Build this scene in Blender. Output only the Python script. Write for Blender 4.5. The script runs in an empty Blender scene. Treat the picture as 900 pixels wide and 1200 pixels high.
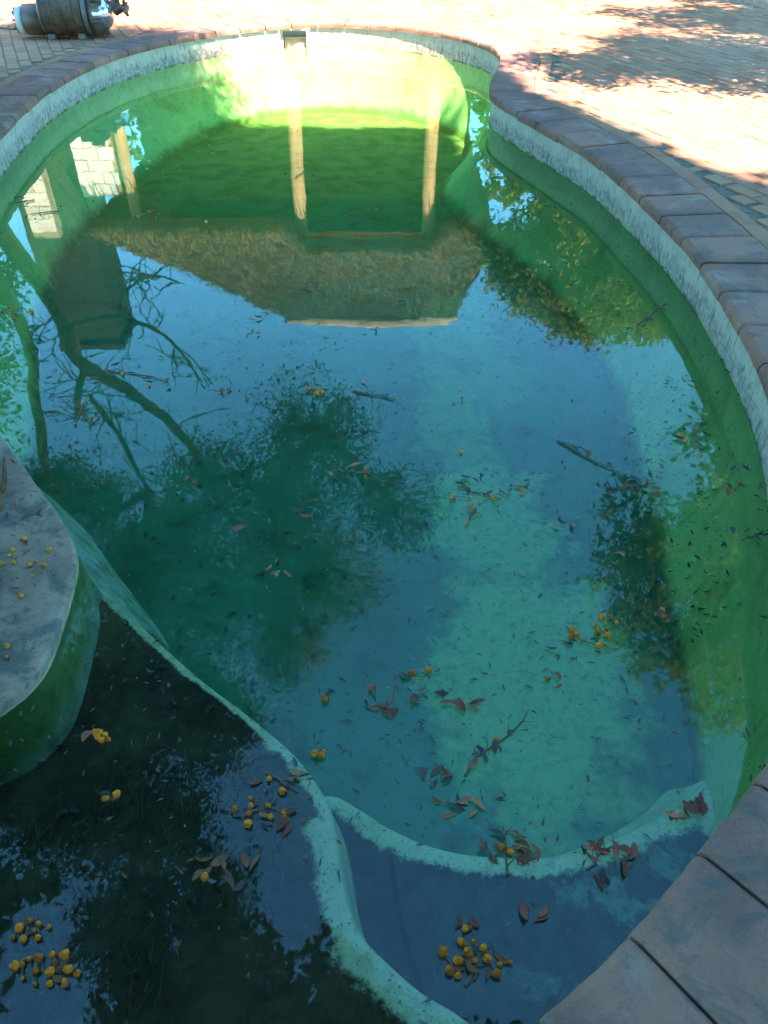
import bpy, bmesh, math, random
import numpy as np
from mathutils import Vector, Matrix, noise
R = math.radians
random.seed(7)
scene = bpy.context.scene
col = scene.collection

# ------------------------------------------------------------------ camera
cam = bpy.data.objects.new('camera', bpy.data.cameras.new('camera'))
col.objects.link(cam)
cam.location = (0, 0, 1.9)                      # z = 0 is the water surface
cam.rotation_euler = (R(90 - 41.5), 0, 0)
cam.data.sensor_fit = 'VERTICAL'
cam.data.sensor_height = 36.0
cam.data.lens = 26.5
cam.data.clip_start = 0.05
cam.data.clip_end = 2000
scene.camera = cam

# ------------------------------------------------------------------ sky, sun, exposure
SUN_EL, SUN_TURN = 60.0, 28.0
world = bpy.data.worlds.new('World')
scene.world = world
world.use_nodes = True
wn = world.node_tree
sky = wn.nodes.new('ShaderNodeTexSky')
sky.sky_type = 'NISHITA'
sky.sun_disc = False
sky.sun_elevation = R(SUN_EL)
sky.sun_rotation = R(180 - SUN_TURN)
sky.air_density = 1.0
sky.dust_density = 0.0
sky.ozone_density = 3.0
bg = wn.nodes['Background']
bg.inputs['Strength'].default_value = 0.15
tint = wn.nodes.new('ShaderNodeMix'); tint.data_type = 'RGBA'; tint.blend_type = 'MULTIPLY'   # white balance set for shade
tint.inputs[0].default_value = 1.0; tint.inputs[7].default_value = (.47, .95, .98, 1)
wn.links.new(sky.outputs['Color'], tint.inputs[6])
wn.links.new(tint.outputs[2], bg.inputs['Color'])

sl = bpy.data.lights.new('sun', 'SUN')
sl.energy = 4.6
sl.angle = R(0.53)
sl.color = (1.0, 0.87, 0.70)
sun = bpy.data.objects.new('sun', sl)
col.objects.link(sun)
sun.location = (0, -20, 30)
sun.rotation_euler = (R(90 - SUN_EL), 0, R(SUN_TURN))

scene.view_settings.view_transform = 'Standard'
scene.view_settings.look = 'None'
scene.view_settings.gamma = 1
scene.view_settings.exposure = 3.25
scene.cycles.max_bounces = 6
scene.cycles.diffuse_bounces = 3
scene.cycles.glossy_bounces = 3
scene.cycles.use_adaptive_sampling = True
scene.cycles.adaptive_threshold = 0.06
scene.cycles.transparent_max_bounces = 24
scene.cycles.use_denoising = True

# ------------------------------------------------------------------ helpers
def link(o, parent=None):
    col.objects.link(o)
    if parent is not None:
        o.parent = parent
    return o

def tag(o, label=None, cat=None, group=None, kind=None):
    if label: o['label'] = label
    if cat: o['category'] = cat
    if group: o['group'] = group
    if kind: o['kind'] = kind
    return o

def empty(name, loc=(0, 0, 0), rz=0.0):
    o = bpy.data.objects.new(name, None)
    o.empty_display_size = 0.1
    o.location = loc
    o.rotation_euler = (0, 0, rz)
    return link(o)

def mesh(name, v, f, m=None, smooth=False):
    me = bpy.data.meshes.new(name)
    me.from_pydata([tuple(p) for p in v], [], f)
    if smooth:
        me.polygons.foreach_set('use_smooth', [True] * len(me.polygons))
    if m is not None:
        me.materials.append(m)
    me.update()
    return me

def obj(name, v, f, m, parent=None, smooth=False):
    return link(bpy.data.objects.new(name, mesh(name, v, f, m, smooth)), parent)

class MB:
    def __init__(self): self.v = []; self.f = []
    def add(self, v, f):
        n = len(self.v)
        self.v += [tuple(p) for p in v]
        self.f += [[i + n for i in q] for q in f]
    def box(self, x0, x1, y0, y1, z0, z1):
        self.add([(x0, y0, z0), (x1, y0, z0), (x1, y1, z0), (x0, y1, z0), (x0, y0, z1), (x1, y0, z1), (x1, y1, z1), (x0, y1, z1)],
                 [[0, 3, 2, 1], [4, 5, 6, 7], [0, 1, 5, 4], [1, 2, 6, 5], [2, 3, 7, 6], [3, 0, 4, 7]])
    def tube(self, pts, rad, sides=6, cap=True):
        pts = [Vector(p) for p in pts]
        n = len(pts); rings = []
        up = Vector((0.3, 0.2, 1)).normalized()
        for i, p in enumerate(pts):
            d = (pts[min(i + 1, n - 1)] - pts[max(i - 1, 0)])
            if d.length < 1e-9: d = Vector((0, 0, 1))
            d.normalize()
            a = d.cross(up)
            if a.length < 1e-3: a = d.cross(Vector((1, 0, 0)))
            a.normalize(); b = d.cross(a)
            r = rad[i] if isinstance(rad, (list, tuple)) else rad
            rings.append([p + (a * math.cos(2 * math.pi * k / sides) + b * math.sin(2 * math.pi * k / sides)) * r for k in range(sides)])
        v = [q for r_ in rings for q in r_]
        f = [[i * sides + k, i * sides + (k + 1) % sides, (i + 1) * sides + (k + 1) % sides, (i + 1) * sides + k] for i in range(n - 1) for k in range(sides)]
        if cap:
            f.append(list(range(sides))[::-1]); f.append([(n - 1) * sides + k for k in range(sides)])
        self.add(v, f)
    def lathe(self, prof, sides=24, axis='x', off=(0, 0, 0)):
        """prof: (position along axis, radius)"""
        v = []
        for a, r in prof:
            for k in range(sides):
                c, s = math.cos(2 * math.pi * k / sides) * r, math.sin(2 * math.pi * k / sides) * r
                q = (a, c, s) if axis == 'x' else ((c, a, s) if axis == 'y' else (c, s, a))
                v.append((q[0] + off[0], q[1] + off[1], q[2] + off[2]))
        n = len(prof)
        f = [[i * sides + k, i * sides + (k + 1) % sides, (i + 1) * sides + (k + 1) % sides, (i + 1) * sides + k] for i in range(n - 1) for k in range(sides)]
        f.append(list(range(sides))[::-1]); f.append([(n - 1) * sides + k for k in range(sides)])
        self.add(v, f)
    def build(self, name, m, parent=None, smooth=False):
        return obj(name, self.v, self.f, m, parent, smooth)

def catmull(pts, n_per, closed=True):
    out = []; n = len(pts)
    P = [Vector(p) for p in pts]
    for i in range(n if closed else n - 1):
        p0, p1, p2, p3 = (P[(i - 1) % n], P[i], P[(i + 1) % n], P[(i + 2) % n]) if closed else (P[max(i - 1, 0)], P[i], P[i + 1], P[min(i + 2, n - 1)])
        for k in range(n_per):
            t = k / n_per
            out.append(0.5 * ((2 * p1) + (p2 - p0) * t + (2 * p0 - 5 * p1 + 4 * p2 - p3) * t * t + (3 * p1 - p0 - 3 * p2 + p3) * t ** 3))
    if not closed: out.append(P[-1])
    return out

def normals2(pts):
    n = len(pts); out = []
    for i in range(n):
        d = pts[(i + 1) % n] - pts[i - 1]
        out.append(Vector((d.y, -d.x)).normalized())          # outward for counter-clockwise
    return out

def inside(poly, x, y):
    c = False; n = len(poly); j = n - 1
    for i in range(n):
        xi, yi = poly[i][0], poly[i][1]; xj, yj = poly[j][0], poly[j][1]
        if (yi > y) != (yj > y) and x < (xj - xi) * (y - yi) / (yj - yi) + xi: c = not c
        j = i
    return c

def edge_dist(poly, x, y):
    best = 1e9; n = len(poly)
    for i in range(n):
        ax, ay = poly[i][0], poly[i][1]; bx, by = poly[(i + 1) % n][0], poly[(i + 1) % n][1]
        dx, dy = bx - ax, by - ay; L = dx * dx + dy * dy
        t = max(0, min(1, ((x - ax) * dx + (y - ay) * dy) / L)) if L else 0
        best = min(best, (x - ax - t * dx) ** 2 + (y - ay - t * dy) ** 2)
    return math.sqrt(best)

# ------------------------------------------------------------------ material helpers
class NT:
    def __init__(self, name):
        self.m = bpy.data.materials.new(name); self.m.use_nodes = True
        self.t = self.m.node_tree; self.b = self.t.nodes['Principled BSDF']
        self.co = self.t.nodes.new('ShaderNodeTexCoord')
    def n(self, ty, **kw):
        nd = self.t.nodes.new(ty)
        for k, v in kw.items(): setattr(nd, k, v)
        return nd
    def put(self, sock, v):
        if isinstance(v, bpy.types.NodeSocket): self.t.links.new(v, sock)
        elif v is not None:
            try: sock.default_value = v
            except Exception: sock.default_value = (*v, 1)
    def noise(self, scale, detail=4, rough=0.55, vec=None, stretch=None, dist=0.0):
        v = vec or self.co.outputs['Object']
        if stretch:
            mp = self.n('ShaderNodeMapping'); self.put(mp.inputs['Vector'], v); mp.inputs['Scale'].default_value = stretch; v = mp.outputs[0]
        nd = self.n('ShaderNodeTexNoise'); self.put(nd.inputs['Vector'], v)
        nd.inputs['Scale'].default_value = scale; nd.inputs['Detail'].default_value = detail; nd.inputs['Roughness'].default_value = rough
        nd.inputs['Distortion'].default_value = dist
        return nd.outputs['Fac']
    def ramp(self, x, a, b, ca=0.0, cb=1.0):
        nd = self.n('ShaderNodeMapRange', interpolation_type='SMOOTHSTEP')
        self.put(nd.inputs['Value'], x)
        nd.inputs['From Min'].default_value = a; nd.inputs['From Max'].default_value = b
        nd.inputs['To Min'].default_value = ca; nd.inputs['To Max'].default_value = cb
        return nd.outputs['Result']
    def math(self, op, a, b=None, c=None):
        nd = self.n('ShaderNodeMath', operation=op)
        self.put(nd.inputs[0], a)
        if b is not None: self.put(nd.inputs[1], b)
        if c is not None: self.put(nd.inputs[2], c)
        return nd.outputs[0]
    def mix(self, fac, a, b):
        nd = self.n('ShaderNodeMix', data_type='RGBA')
        self.put(nd.inputs[0], fac); self.put(nd.inputs[6], a); self.put(nd.inputs[7], b)
        return nd.outputs[2]
    def sep(self, v=None):
        nd = self.n('ShaderNodeSeparateXYZ'); self.put(nd.inputs[0], v or self.co.outputs['Object']); return nd.outputs
    def attr(self, name):
        nd = self.n('ShaderNodeAttribute'); nd.attribute_name = name; return nd.outputs['Fac']
    def rand(self):
        return self.n('ShaderNodeObjectInfo').outputs['Random']
    def bump(self, h, strength=0.4, distance=0.01):
        nd = self.n('ShaderNodeBump'); self.put(nd.inputs['Height'], h)
        nd.inputs['Strength'].default_value = strength; nd.inputs['Distance'].default_value = distance
        self.put(self.b.inputs['Normal'], nd.outputs[0])
    def out(self, color, rough=0.8, spec=0.3):
        self.put(self.b.inputs['Base Color'], color); self.put(self.b.inputs['Roughness'], rough)
        self.b.inputs['Specular IOR Level'].default_value = spec
        return self.m

def two_tone(name, a, b, scale, rough=0.8, stretch=None, bump=0.0, bd=0.01, spec=0.3, rnd=0.0, metal=0.0):
    t = NT(name)
    nz = t.noise(scale, 6, 0.6, stretch=stretch)
    c = t.mix(t.ramp(nz, 0.32, 0.68), (*a, 1), (*b, 1))
    if rnd:
        hs = t.n('ShaderNodeHueSaturation'); t.put(hs.inputs['Color'], c)
        t.put(hs.inputs['Value'], t.ramp(t.rand(), 0, 1, 1 - rnd, 1 + rnd)); c = hs.outputs[0]
    if bump: t.bump(nz, bump, bd)
    t.b.inputs['Metallic'].default_value = metal
    return t.out(c, rough, spec)

# ------------------------------------------------------------------ materials
def make_wall_mat():
    t = NT('pool_plaster'); P = t.co.outputs['Object']; z = t.sep()[2]
    uv = t.n('ShaderNodeUVMap'); uv.uv_map = 'run'
    big = t.noise(1.3, 5); fine = t.noise(28, 6, 0.65); mid = t.noise(7, 6, 0.65)
    streak = t.noise(1.0, 5, 0.7, vec=uv.outputs[0], stretch=(34, 7, 1))
    scale_n = t.noise(1.0, 6, 0.7, vec=uv.outputs[0], stretch=(5, 14, 1))
    dry = t.mix(t.ramp(mid, .35, .7), (.43, .35, .28, 1), (.33, .27, .21, 1))
    # mineral crust over the lower half of the dry band
    zz = t.math('ADD', z, t.math('MULTIPLY', t.math('SUBTRACT', scale_n, 0.5), 0.16))
    crust = t.ramp(zz, .13, .06)
    dry = t.mix(t.math('MULTIPLY', crust, .75), dry, t.mix(t.ramp(fine, .35, .65), (.39, .31, .25, 1), (.16, .125, .095, 1)))
    dark = t.math('MULTIPLY', t.ramp(streak, .53, .62), t.ramp(zz, .24, .12))
    dry = t.mix(t.math('MULTIPLY', dark, .8), dry, (.10, .105, .09, 1))
    line = t.math('MULTIPLY', t.ramp(t.noise(1.0, 6, .7, vec=uv.outputs[0], stretch=(9, 60, 1)), .52, .62), .5)
    dry = t.mix(t.math('MULTIPLY', line, crust), dry, (.14, .13, .11, 1))
    # algae film under water
    alg = t.mix(t.ramp(big, .35, .65), (.56, .74, .25, 1), (.45, .66, .21, 1))
    alg = t.mix(t.ramp(mid, .45, .75), alg, (.52, .64, .25, 1))
    alg = t.mix(t.math('MULTIPLY', t.ramp(fine, .58, .7), .45), alg, (.10, .18, .07, 1))
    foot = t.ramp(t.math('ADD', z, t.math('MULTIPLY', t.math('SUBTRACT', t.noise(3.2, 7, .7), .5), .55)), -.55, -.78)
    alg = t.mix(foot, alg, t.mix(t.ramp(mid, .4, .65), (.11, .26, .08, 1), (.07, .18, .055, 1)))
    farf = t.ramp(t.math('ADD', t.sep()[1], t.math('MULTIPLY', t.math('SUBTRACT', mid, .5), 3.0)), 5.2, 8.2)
    flo = t.mix(farf, (.036, .165, .075, 1), (.19, .22, .042, 1))  # wall foot repeats the sunlit scatter painted into the far floor
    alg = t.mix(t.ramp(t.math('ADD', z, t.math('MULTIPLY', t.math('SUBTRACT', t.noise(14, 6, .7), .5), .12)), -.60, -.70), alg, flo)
    alg = t.mix(t.math('MULTIPLY', t.ramp(t.noise(2.4, 7, .7, dist=.4), .50, .66), .55), alg, (.27, .43, .11, 1))
    alg = t.mix(t.math('MULTIPLY', t.ramp(t.noise(1.0, 6, .7, vec=uv.outputs[0], stretch=(16, 2.2, 1)), .54, .68), .4), alg, (.22, .36, .10, 1))
    alg = t.mix(t.math('MULTIPLY', t.ramp(t.noise(16, 6, .75), .60, .70), .6), alg, (.11, .17, .05, 1))
    wet = t.ramp(t.math('ADD', z, t.math('MULTIPLY', t.math('SUBTRACT', mid, .5), .03)), .012, -.012)
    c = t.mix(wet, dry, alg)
    scum = t.math('MULTIPLY', t.ramp(t.math('ABSOLUTE', t.math('SUBTRACT', z, .004)), .016, .003), t.ramp(t.noise(11, 5), .42, .6))
    c = t.mix(t.math('MULTIPLY', scum, .85), c, (.09, .085, .05, 1))
    t.bump(t.math('ADD', fine, mid), .5, .006)
    return t.out(c, .85, .2)

def make_floor_mat():
    t = NT('pool_floor_plaster'); P = t.co.outputs['Object']
    big = t.noise(.9, 5); mid = t.noise(4.5, 6, .62); fine = t.noise(30, 6, .7)
    c = t.mix(t.ramp(big, .35, .65), (.042, .19, .09, 1), (.027, .135, .06, 1))
    c = t.mix(t.ramp(mid, .5, .75), c, (.022, .085, .038, 1))
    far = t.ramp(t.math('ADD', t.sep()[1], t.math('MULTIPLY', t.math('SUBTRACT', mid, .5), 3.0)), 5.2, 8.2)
    c = t.mix(far, c, t.mix(t.ramp(mid, .4, .65), (.23, .26, .055, 1), (.155, .18, .035, 1)))  # far end: algae, and sunlit scatter in the water painted into the colour
    w = t.n('ShaderNodeVectorMath', operation='ADD'); t.put(w.inputs[0], P)
    nv = t.n('ShaderNodeTexNoise'); t.put(nv.inputs['Vector'], P); nv.inputs['Scale'].default_value = 3.2; nv.inputs['Detail'].default_value = 7; nv.inputs['Roughness'].default_value = .68
    sc = t.n('ShaderNodeVectorMath', operation='MULTIPLY_ADD'); t.put(sc.inputs[0], nv.outputs['Color']); sc.inputs[1].default_value = (.9, .9, 0); sc.inputs[2].default_value = (-.45, -.45, 0)
    t.put(w.inputs[1], sc.outputs[0])
    s = t.sep(w.outputs[0])
    tot = None
    # places where the silt was brushed away and pale plaster shows
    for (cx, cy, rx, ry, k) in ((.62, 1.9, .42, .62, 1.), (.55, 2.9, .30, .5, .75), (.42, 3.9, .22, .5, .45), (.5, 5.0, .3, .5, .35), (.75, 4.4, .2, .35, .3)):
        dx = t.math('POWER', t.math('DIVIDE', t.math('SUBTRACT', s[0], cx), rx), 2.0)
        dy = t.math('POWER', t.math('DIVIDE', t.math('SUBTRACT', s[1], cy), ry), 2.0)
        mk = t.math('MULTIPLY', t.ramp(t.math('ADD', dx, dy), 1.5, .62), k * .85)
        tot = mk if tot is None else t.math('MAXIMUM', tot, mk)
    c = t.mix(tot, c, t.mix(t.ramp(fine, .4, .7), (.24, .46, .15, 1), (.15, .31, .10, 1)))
    c = t.mix(t.math('MULTIPLY', t.ramp(fine, .60, .68), .6), c, (.05, .07, .04, 1))
    t.bump(t.math('ADD', mid, fine), .4, .01)
    return t.out(c, .9, .1)

def make_step_mat(name, silt_a, silt_b, clean, thin=0.0):
    t = NT(name)
    cl = t.attr('clean'); big = t.noise(1.6, 5); mid = t.noise(6, 7, .7); fine = t.noise(34, 6, .7); tiny = t.noise(90, 3, .7)
    q = t.math('ADD', cl, t.math('MULTIPLY', t.math('SUBTRACT', mid, .5), 1.1))
    q = t.math('ADD', q, t.math('MULTIPLY', t.math('SUBTRACT', fine, .5), .5))
    mask = t.math('MULTIPLY', t.ramp(q, .40, .62), t.ramp(t.noise(11, 6, .7), .28, .5, .55, 1.0))
    s = t.mix(t.ramp(mid, .4, .65), (*silt_a, 1), (*silt_b, 1))
    s = t.mix(t.math('MULTIPLY', t.ramp(big, .52, .66), .7), s, (silt_b[0] * 1.6, silt_b[1] * 1.7, silt_b[2] * 1.3, 1))
    p = t.mix(t.ramp(mid, .4, .7), (*clean, 1), (clean[0] * .75, clean[1] * .8, clean[2] * .75, 1))
    p = t.mix(t.math('MULTIPLY', t.ramp(tiny, .60, .66), .8), p, (.05, .07, .05, 1))
    if thin:
        worn = t.math('MULTIPLY', t.ramp(t.noise(3.3, 7, .7, dist=.5), .50, .62), t.ramp(t.sep()[0], .25, .6))
        s = t.mix(t.math('MULTIPLY', worn, thin), s, (.15, .26, .16, 1))
    c = t.mix(mask, s, p)
    t.bump(t.math('ADD', mid, t.math('MULTIPLY', fine, .7)), .6, .012)
    return t.out(c, .95, .1)

def make_platform_mat():
    t = NT('platform_plaster'); z = t.sep()[2]
    big = t.noise(2.2, 5); mid = t.noise(9, 6, .65); fine = t.noise(40, 5, .7); tiny = t.noise(110, 3, .7)
    c = t.mix(t.ramp(big, .4, .62), (.30, .185, .125, 1), (.19, .12, .08, 1))
    c = t.mix(t.math('MULTIPLY', t.ramp(t.noise(3.1, 5, .6, dist=.6), .52, .63), .8), c, (.27, .20, .145, 1))
    c = t.mix(t.math('MULTIPLY', t.ramp(t.noise(4.5, 7, .72, dist=.7), .48, .62), .8), c, (.075, .075, .06, 1))
    c = t.mix(t.ramp(fine, .62, .67), c, (.04, .04, .035, 1))
    c = t.mix(t.math('MULTIPLY', t.ramp(tiny, .60, .66), .7), c, (.06, .06, .05, 1))
    alg = t.mix(t.ramp(mid, .4, .65), (.34, .50, .16, 1), (.20, .34, .10, 1))
    alg = t.mix(t.ramp(z, -.12, -.30), alg, t.mix(t.ramp(mid, .4, .65), (.42, .56, .40, 1), (.2, .28, .16, 1)))
    c = t.mix(t.ramp(t.math('ADD', z, t.math('MULTIPLY', t.math('SUBTRACT', mid, .5), .03)), .012, -.01), c, alg)
    t.bump(t.math('ADD', mid, fine), .5, .006)
    return t.out(c, .85, .2)

def make_water_mat():
    t = NT('pond_water')
    t.t.nodes.remove(t.b)
    out = t.t.nodes['Material Output']
    n1 = t.noise(2.2, 3, .5); n2 = t.noise(9.0, 2, .5)
    bp = t.n('ShaderNodeBump'); t.put(bp.inputs['Height'], t.math('ADD', n1, t.math('MULTIPLY', n2, .12)))
    bp.inputs['Strength'].default_value = .22; bp.inputs['Distance'].default_value = .004
    fr = t.n('ShaderNodeFresnel'); fr.inputs['IOR'].default_value = 1.39
    gl = t.n('ShaderNodeBsdfGlossy'); gl.inputs['Roughness'].default_value = 0.018; gl.inputs['Color'].default_value = (1, 1, 1, 1)
    t.put(gl.inputs['Normal'], bp.outputs[0])
    tr = t.n('ShaderNodeBsdfTransparent')
    mx = t.n('ShaderNodeMixShader')
    t.put(mx.inputs[0], fr.outputs[0]); t.put(mx.inputs[1], tr.outputs[0]); t.put(mx.inputs[2], gl.outputs[0])
    t.put(out.inputs['Surface'], mx.outputs[0])
    va = t.n('ShaderNodeVolumeAbsorption')
    va.inputs['Color'].default_value = (.0, .84, .62, 1); va.inputs['Density'].default_value = .22
    t.put(out.inputs['Volume'], va.outputs[0])
    return t.m

def make_coping_mat():
    t = NT('coping_concrete')
    big = t.noise(3, 5); mid = t.noise(16, 6, .65); fine = t.noise(120, 4, .6)
    a = t.mix(t.ramp(t.rand(), .1, .9), (.235, .102, .073, 1), (.30, .132, .09, 1))
    c = t.mix(t.ramp(big, .4, .65), a, (.185, .084, .061, 1))
    c = t.mix(t.math('MULTIPLY', t.ramp(mid, .55, .72), .5), c, (.11, .10, .097, 1))
    c = t.mix(t.math('MULTIPLY', t.ramp(t.noise(5.5, 7, .7, dist=.8), .5, .66), .7), c, (.085, .072, .064, 1))
    c = t.mix(t.math('MULTIPLY', t.ramp(t.noise(2.1, 6, .7, dist=.5), .54, .64), .35), c, (.30, .245, .205, 1))
    c = t.mix(t.math('MULTIPLY', t.ramp(fine, .6, .72), .6), c, (.07, .06, .055, 1))
    t.bump(t.math('ADD', t.math('ADD', mid, fine), t.math('MULTIPLY', t.noise(45, 5, .6), .8)), .8, .006)
    return t.out(c, .88, .25)

def make_brick_mat():
    t = NT('paving_brick')
    mid = t.noise(18, 6, .65); fine = t.noise(110, 4, .6)
    a = t.mix(t.ramp(t.attr('tone'), 0, 1), (.40, .175, .09, 1), (.29, .11, .055, 1))
    a = t.mix(t.math('MULTIPLY', t.ramp(t.noise(.8, 4), .45, .65), .55), a, (.38, .205, .12, 1))
    c = t.mix(t.math('MULTIPLY', t.ramp(mid, .45, .7), .55), a, (.21, .15, .13, 1))
    c = t.mix(t.math('MULTIPLY', t.ramp(fine, .58, .7), .4), c, (.12, .09, .07, 1))
    t.bump(t.math('ADD', mid, fine), .5, .004)
    return t.out(c, .9, .2)

def make_paving_base():
    t = NT('paving_sand')
    mp = t.n('ShaderNodeMapping'); t.put(mp.inputs['Vector'], t.co.outputs['Object']); mp.inputs['Rotation'].default_value = (0, 0, R(67))
    br = t.n('ShaderNodeTexBrick'); t.put(br.inputs['Vector'], mp.outputs[0])
    br.inputs['Color1'].default_value = (.33, .21, .16, 1); br.inputs['Color2'].default_value = (.26, .16, .12, 1); br.inputs['Mortar'].default_value = (.17, .13, .10, 1)
    br.inputs['Scale'].default_value = 1; br.inputs['Brick Width'].default_value = .235; br.inputs['Row Height'].default_value = .12; br.inputs['Mortar Size'].default_value = .006
    far = t.ramp(t.sep()[1], 13.2, 13.4)
    c = t.mix(t.ramp(t.noise(30, 5), .35, .65), (.20, .15, .11, 1), (.11, .085, .06, 1))
    return t.out(t.mix(far, c, br.outputs['Color']), .95, .1)

M = {}
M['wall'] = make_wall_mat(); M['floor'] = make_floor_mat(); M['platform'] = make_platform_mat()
M['step_hi'] = make_step_mat('silted_plaster', (.032, .032, .017), (.065, .06, .03), (.54, .60, .32))
M['step_lo'] = make_step_mat('thinly_silted_plaster', (.018, .028, .016), (.036, .046, .026), (.52, .60, .31), .75)
M['water'] = make_water_mat(); M['coping'] = make_coping_mat(); M['brick'] = make_brick_mat(); M['sand'] = make_paving_base()
M['mortar'] = two_tone('mortar', (.13, .12, .11), (.07, .065, .06), 40, .95)
M['thatch'] = two_tone('thatch', (.17, .125, .05), (.07, .055, .022), 22, .95, (2.2, .7, .7), 1.0, .06)
M['ridge'] = two_tone('ridge_cement', (.36, .29, .18), (.26, .21, .13), 4, .9, None, .3)
M['wood'] = two_tone('post_wood', (.50, .34, .17), (.34, .21, .10), 6, .75, (4, 4, .4), .3)
M['white_brick'] = two_tone('whitewashed_brick', (.74, .68, .58), (.60, .53, .44), 7, .85, None, .3, rnd=.08)
M['house_wall'] = two_tone('house_plaster', (.085, .07, .045), (.06, .05, .035), 3, .9)
M['chimney'] = two_tone('chimney_plaster', (.022, .018, .014), (.014, .012, .01), 5, .9, None, .3)
M['glass'] = two_tone('dark_window_glass', (.02, .025, .03), (.03, .035, .04), 2, .08, spec=.5)
M['frame'] = two_tone('window_frame_wood', (.16, .09, .05), (.10, .06, .03), 8, .6)
M['bark'] = two_tone('acacia_bark', (.42, .34, .17), (.22, .17, .09), 9, .9, (3, 3, .7), .6, .02)
M['bark2'] = two_tone('grey_bark', (.15, .12, .09), (.075, .06, .05), 9, .9, (3, 3, .7), .6, .02)
def leaf_mat(name, a, b):
    t = NT(name); c = t.mix(t.ramp(t.noise(3.0, 4), .35, .65), (*a, 1), (*b, 1))
    t.out(c, .6, .25)
    tl = t.n('ShaderNodeBsdfTranslucent'); t.put(tl.inputs['Color'], t.mix(.5, c, (.34, .36, .05, 1)))
    mx = t.n('ShaderNodeMixShader'); mx.inputs[0].default_value = .45
    t.put(mx.inputs[1], t.b.outputs[0]); t.put(mx.inputs[2], tl.outputs[0]); t.put(t.t.nodes['Material Output'].inputs['Surface'], mx.outputs[0])
    return t.m
M['leaf_fine'] = leaf_mat('acacia_leaflets', (.09, .15, .04), (.15, .19, .06))
M['leaf_dark'] = leaf_mat('dark_tree_leaves', (.04, .075, .025), (.07, .10, .03))
M['leaf_plain'] = two_tone('shade_tree_leaves', (.06, .09, .03), (.09, .12, .035), 3, .6)
M['leaf_sun'] = leaf_mat('bushy_tree_leaves', (.055, .10, .025), (.12, .15, .05))
for k, a, b in (('b', (.23, .072, .026), (.10, .034, .015)), ('r', (.27, .07, .035), (.12, .035, .022)), ('d', (.035, .035, .03), (.06, .05, .045)),
                ('p', (.46, .15, .065), (.25, .08, .035)), ('g', (.27, .105, .05), (.13, .05, .027)), ('t', (.46, .33, .18), (.30, .19, .10))):
    M['dead_' + k] = two_tone({'b': 'brown', 'r': 'reddish', 'd': 'dark', 'p': 'pinkish', 'g': 'grey', 't': 'tan'}[k] + '_dead_leaf', a, b, 60, .7, rnd=.3)
M['flower'] = two_tone('yellow_blossom', (.80, .23, .008), (.50, .12, .006), 160, .85, None, .8, .004, rnd=.38)
M['flower_dry'] = two_tone('dried_blossom', (.62, .24, .02), (.40, .14, .015), 120, .9, None, .8, .004, rnd=.25)
M['stem'] = two_tone('dry_stem', (.16, .10, .07), (.08, .055, .04), 50, .8)
M['scrap'] = two_tone('leaf_scraps', (.06, .028, .012), (.16, .07, .028), 20, .9)
M['gap'] = two_tone('dark_gap', (.004, .006, .006), (.008, .01, .01), 20, .95)
M['scrap_pale'] = two_tone('pale_scraps', (.45, .42, .28), (.30, .26, .14), 20, .9)
M['weed'] = two_tone('filament_weed', (.06, .075, .03), (.09, .085, .035), 14, .9)
M['pump_dark'] = two_tone('dark_moulded_plastic', (.06, .026, .016), (.13, .062, .04), 9, .48, spec=.5)
M['pump_grey'] = two_tone('dusty_grey_metal', (.17, .15, .14), (.10, .09, .085), 8, .45, metal=.4)
M['pump_pale'] = two_tone('pale_cap_plastic', (.50, .45, .38), (.38, .33, .28), 8, .5)
M['pump_shine'] = two_tone('polished_metal_dome', (.62, .60, .60), (.45, .43, .43), 5, .16, metal=.9)

# ------------------------------------------------------------------ pool outline (rim, with matching foot of the wall)
PAIRS = [((.27, .38), (.27, .44)), ((.50, .54), (.49, .60)), ((.74, .75), (.72, .80)), ((.98, .98), (.96, 1.02)), ((1.17, 1.27), (1.11, 1.30)), ((1.28, 1.60), (1.19, 1.62)),
         ((1.40, 1.96), (1.23, 1.98)), ((1.54, 2.40), (1.28, 2.42)), ((1.63, 2.88), (1.34, 2.90)), ((1.68, 3.50), (1.40, 3.50)), ((1.69, 4.10), (1.44, 4.10)),
         ((1.62, 4.85), (1.38, 4.85)), ((1.50, 5.64), (1.20, 5.62)), ((1.38, 6.03), (1.02, 6.10)), ((1.24, 6.44), (.82, 6.60)), ((1.10, 6.85), (.66, 7.05)),
         ((1.00, 7.20), (.56, 7.40)), ((.97, 7.52), (.54, 7.75)), ((1.03, 7.95), (.62, 8.15)), ((1.14, 8.45), (.80, 8.60)), ((1.23, 9.0), (.94, 9.10)),
         ((1.16, 9.55), (.96, 9.48)), ((.88, 10.09), (.74, 9.95)), ((.42, 10.55), (.34, 10.40)), ((-.10, 10.84), (-.12, 10.68)), ((-.63, 10.95), (-.63, 10.80)),
         ((-1.22, 10.86), (-1.18, 10.70)), ((-1.82, 10.50), (-1.72, 10.34)), ((-2.24, 10.10), (-2.02, 9.90)), ((-2.56, 9.65), (-2.22, 9.42)), ((-2.82, 9.10), (-2.36, 8.86)),
         ((-2.99, 8.40), (-2.47, 8.16)), ((-3.06, 7.60), (-2.60, 7.36)), ((-3.02, 6.80), (-2.66, 6.56)), ((-2.92, 5.95), (-2.60, 5.70)), ((-2.74, 5.05), (-2.45, 4.85)),
         ((-2.50, 4.20), (-2.15, 4.05)), ((-2.30, 3.45), (-1.95, 3.35)), ((-2.32, 2.80), (-2.0, 2.75)), ((-2.45, 2.10), (-2.3, 2.1)), ((-2.48, 1.30), (-2.4, 1.3)),
         ((-2.30, .50), (-2.22, .55)), ((-1.70, .06), (-1.66, .14)), ((-.90, -.02), (-.90, .06)), ((-.25, .08), (-.25, .15))]
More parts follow.
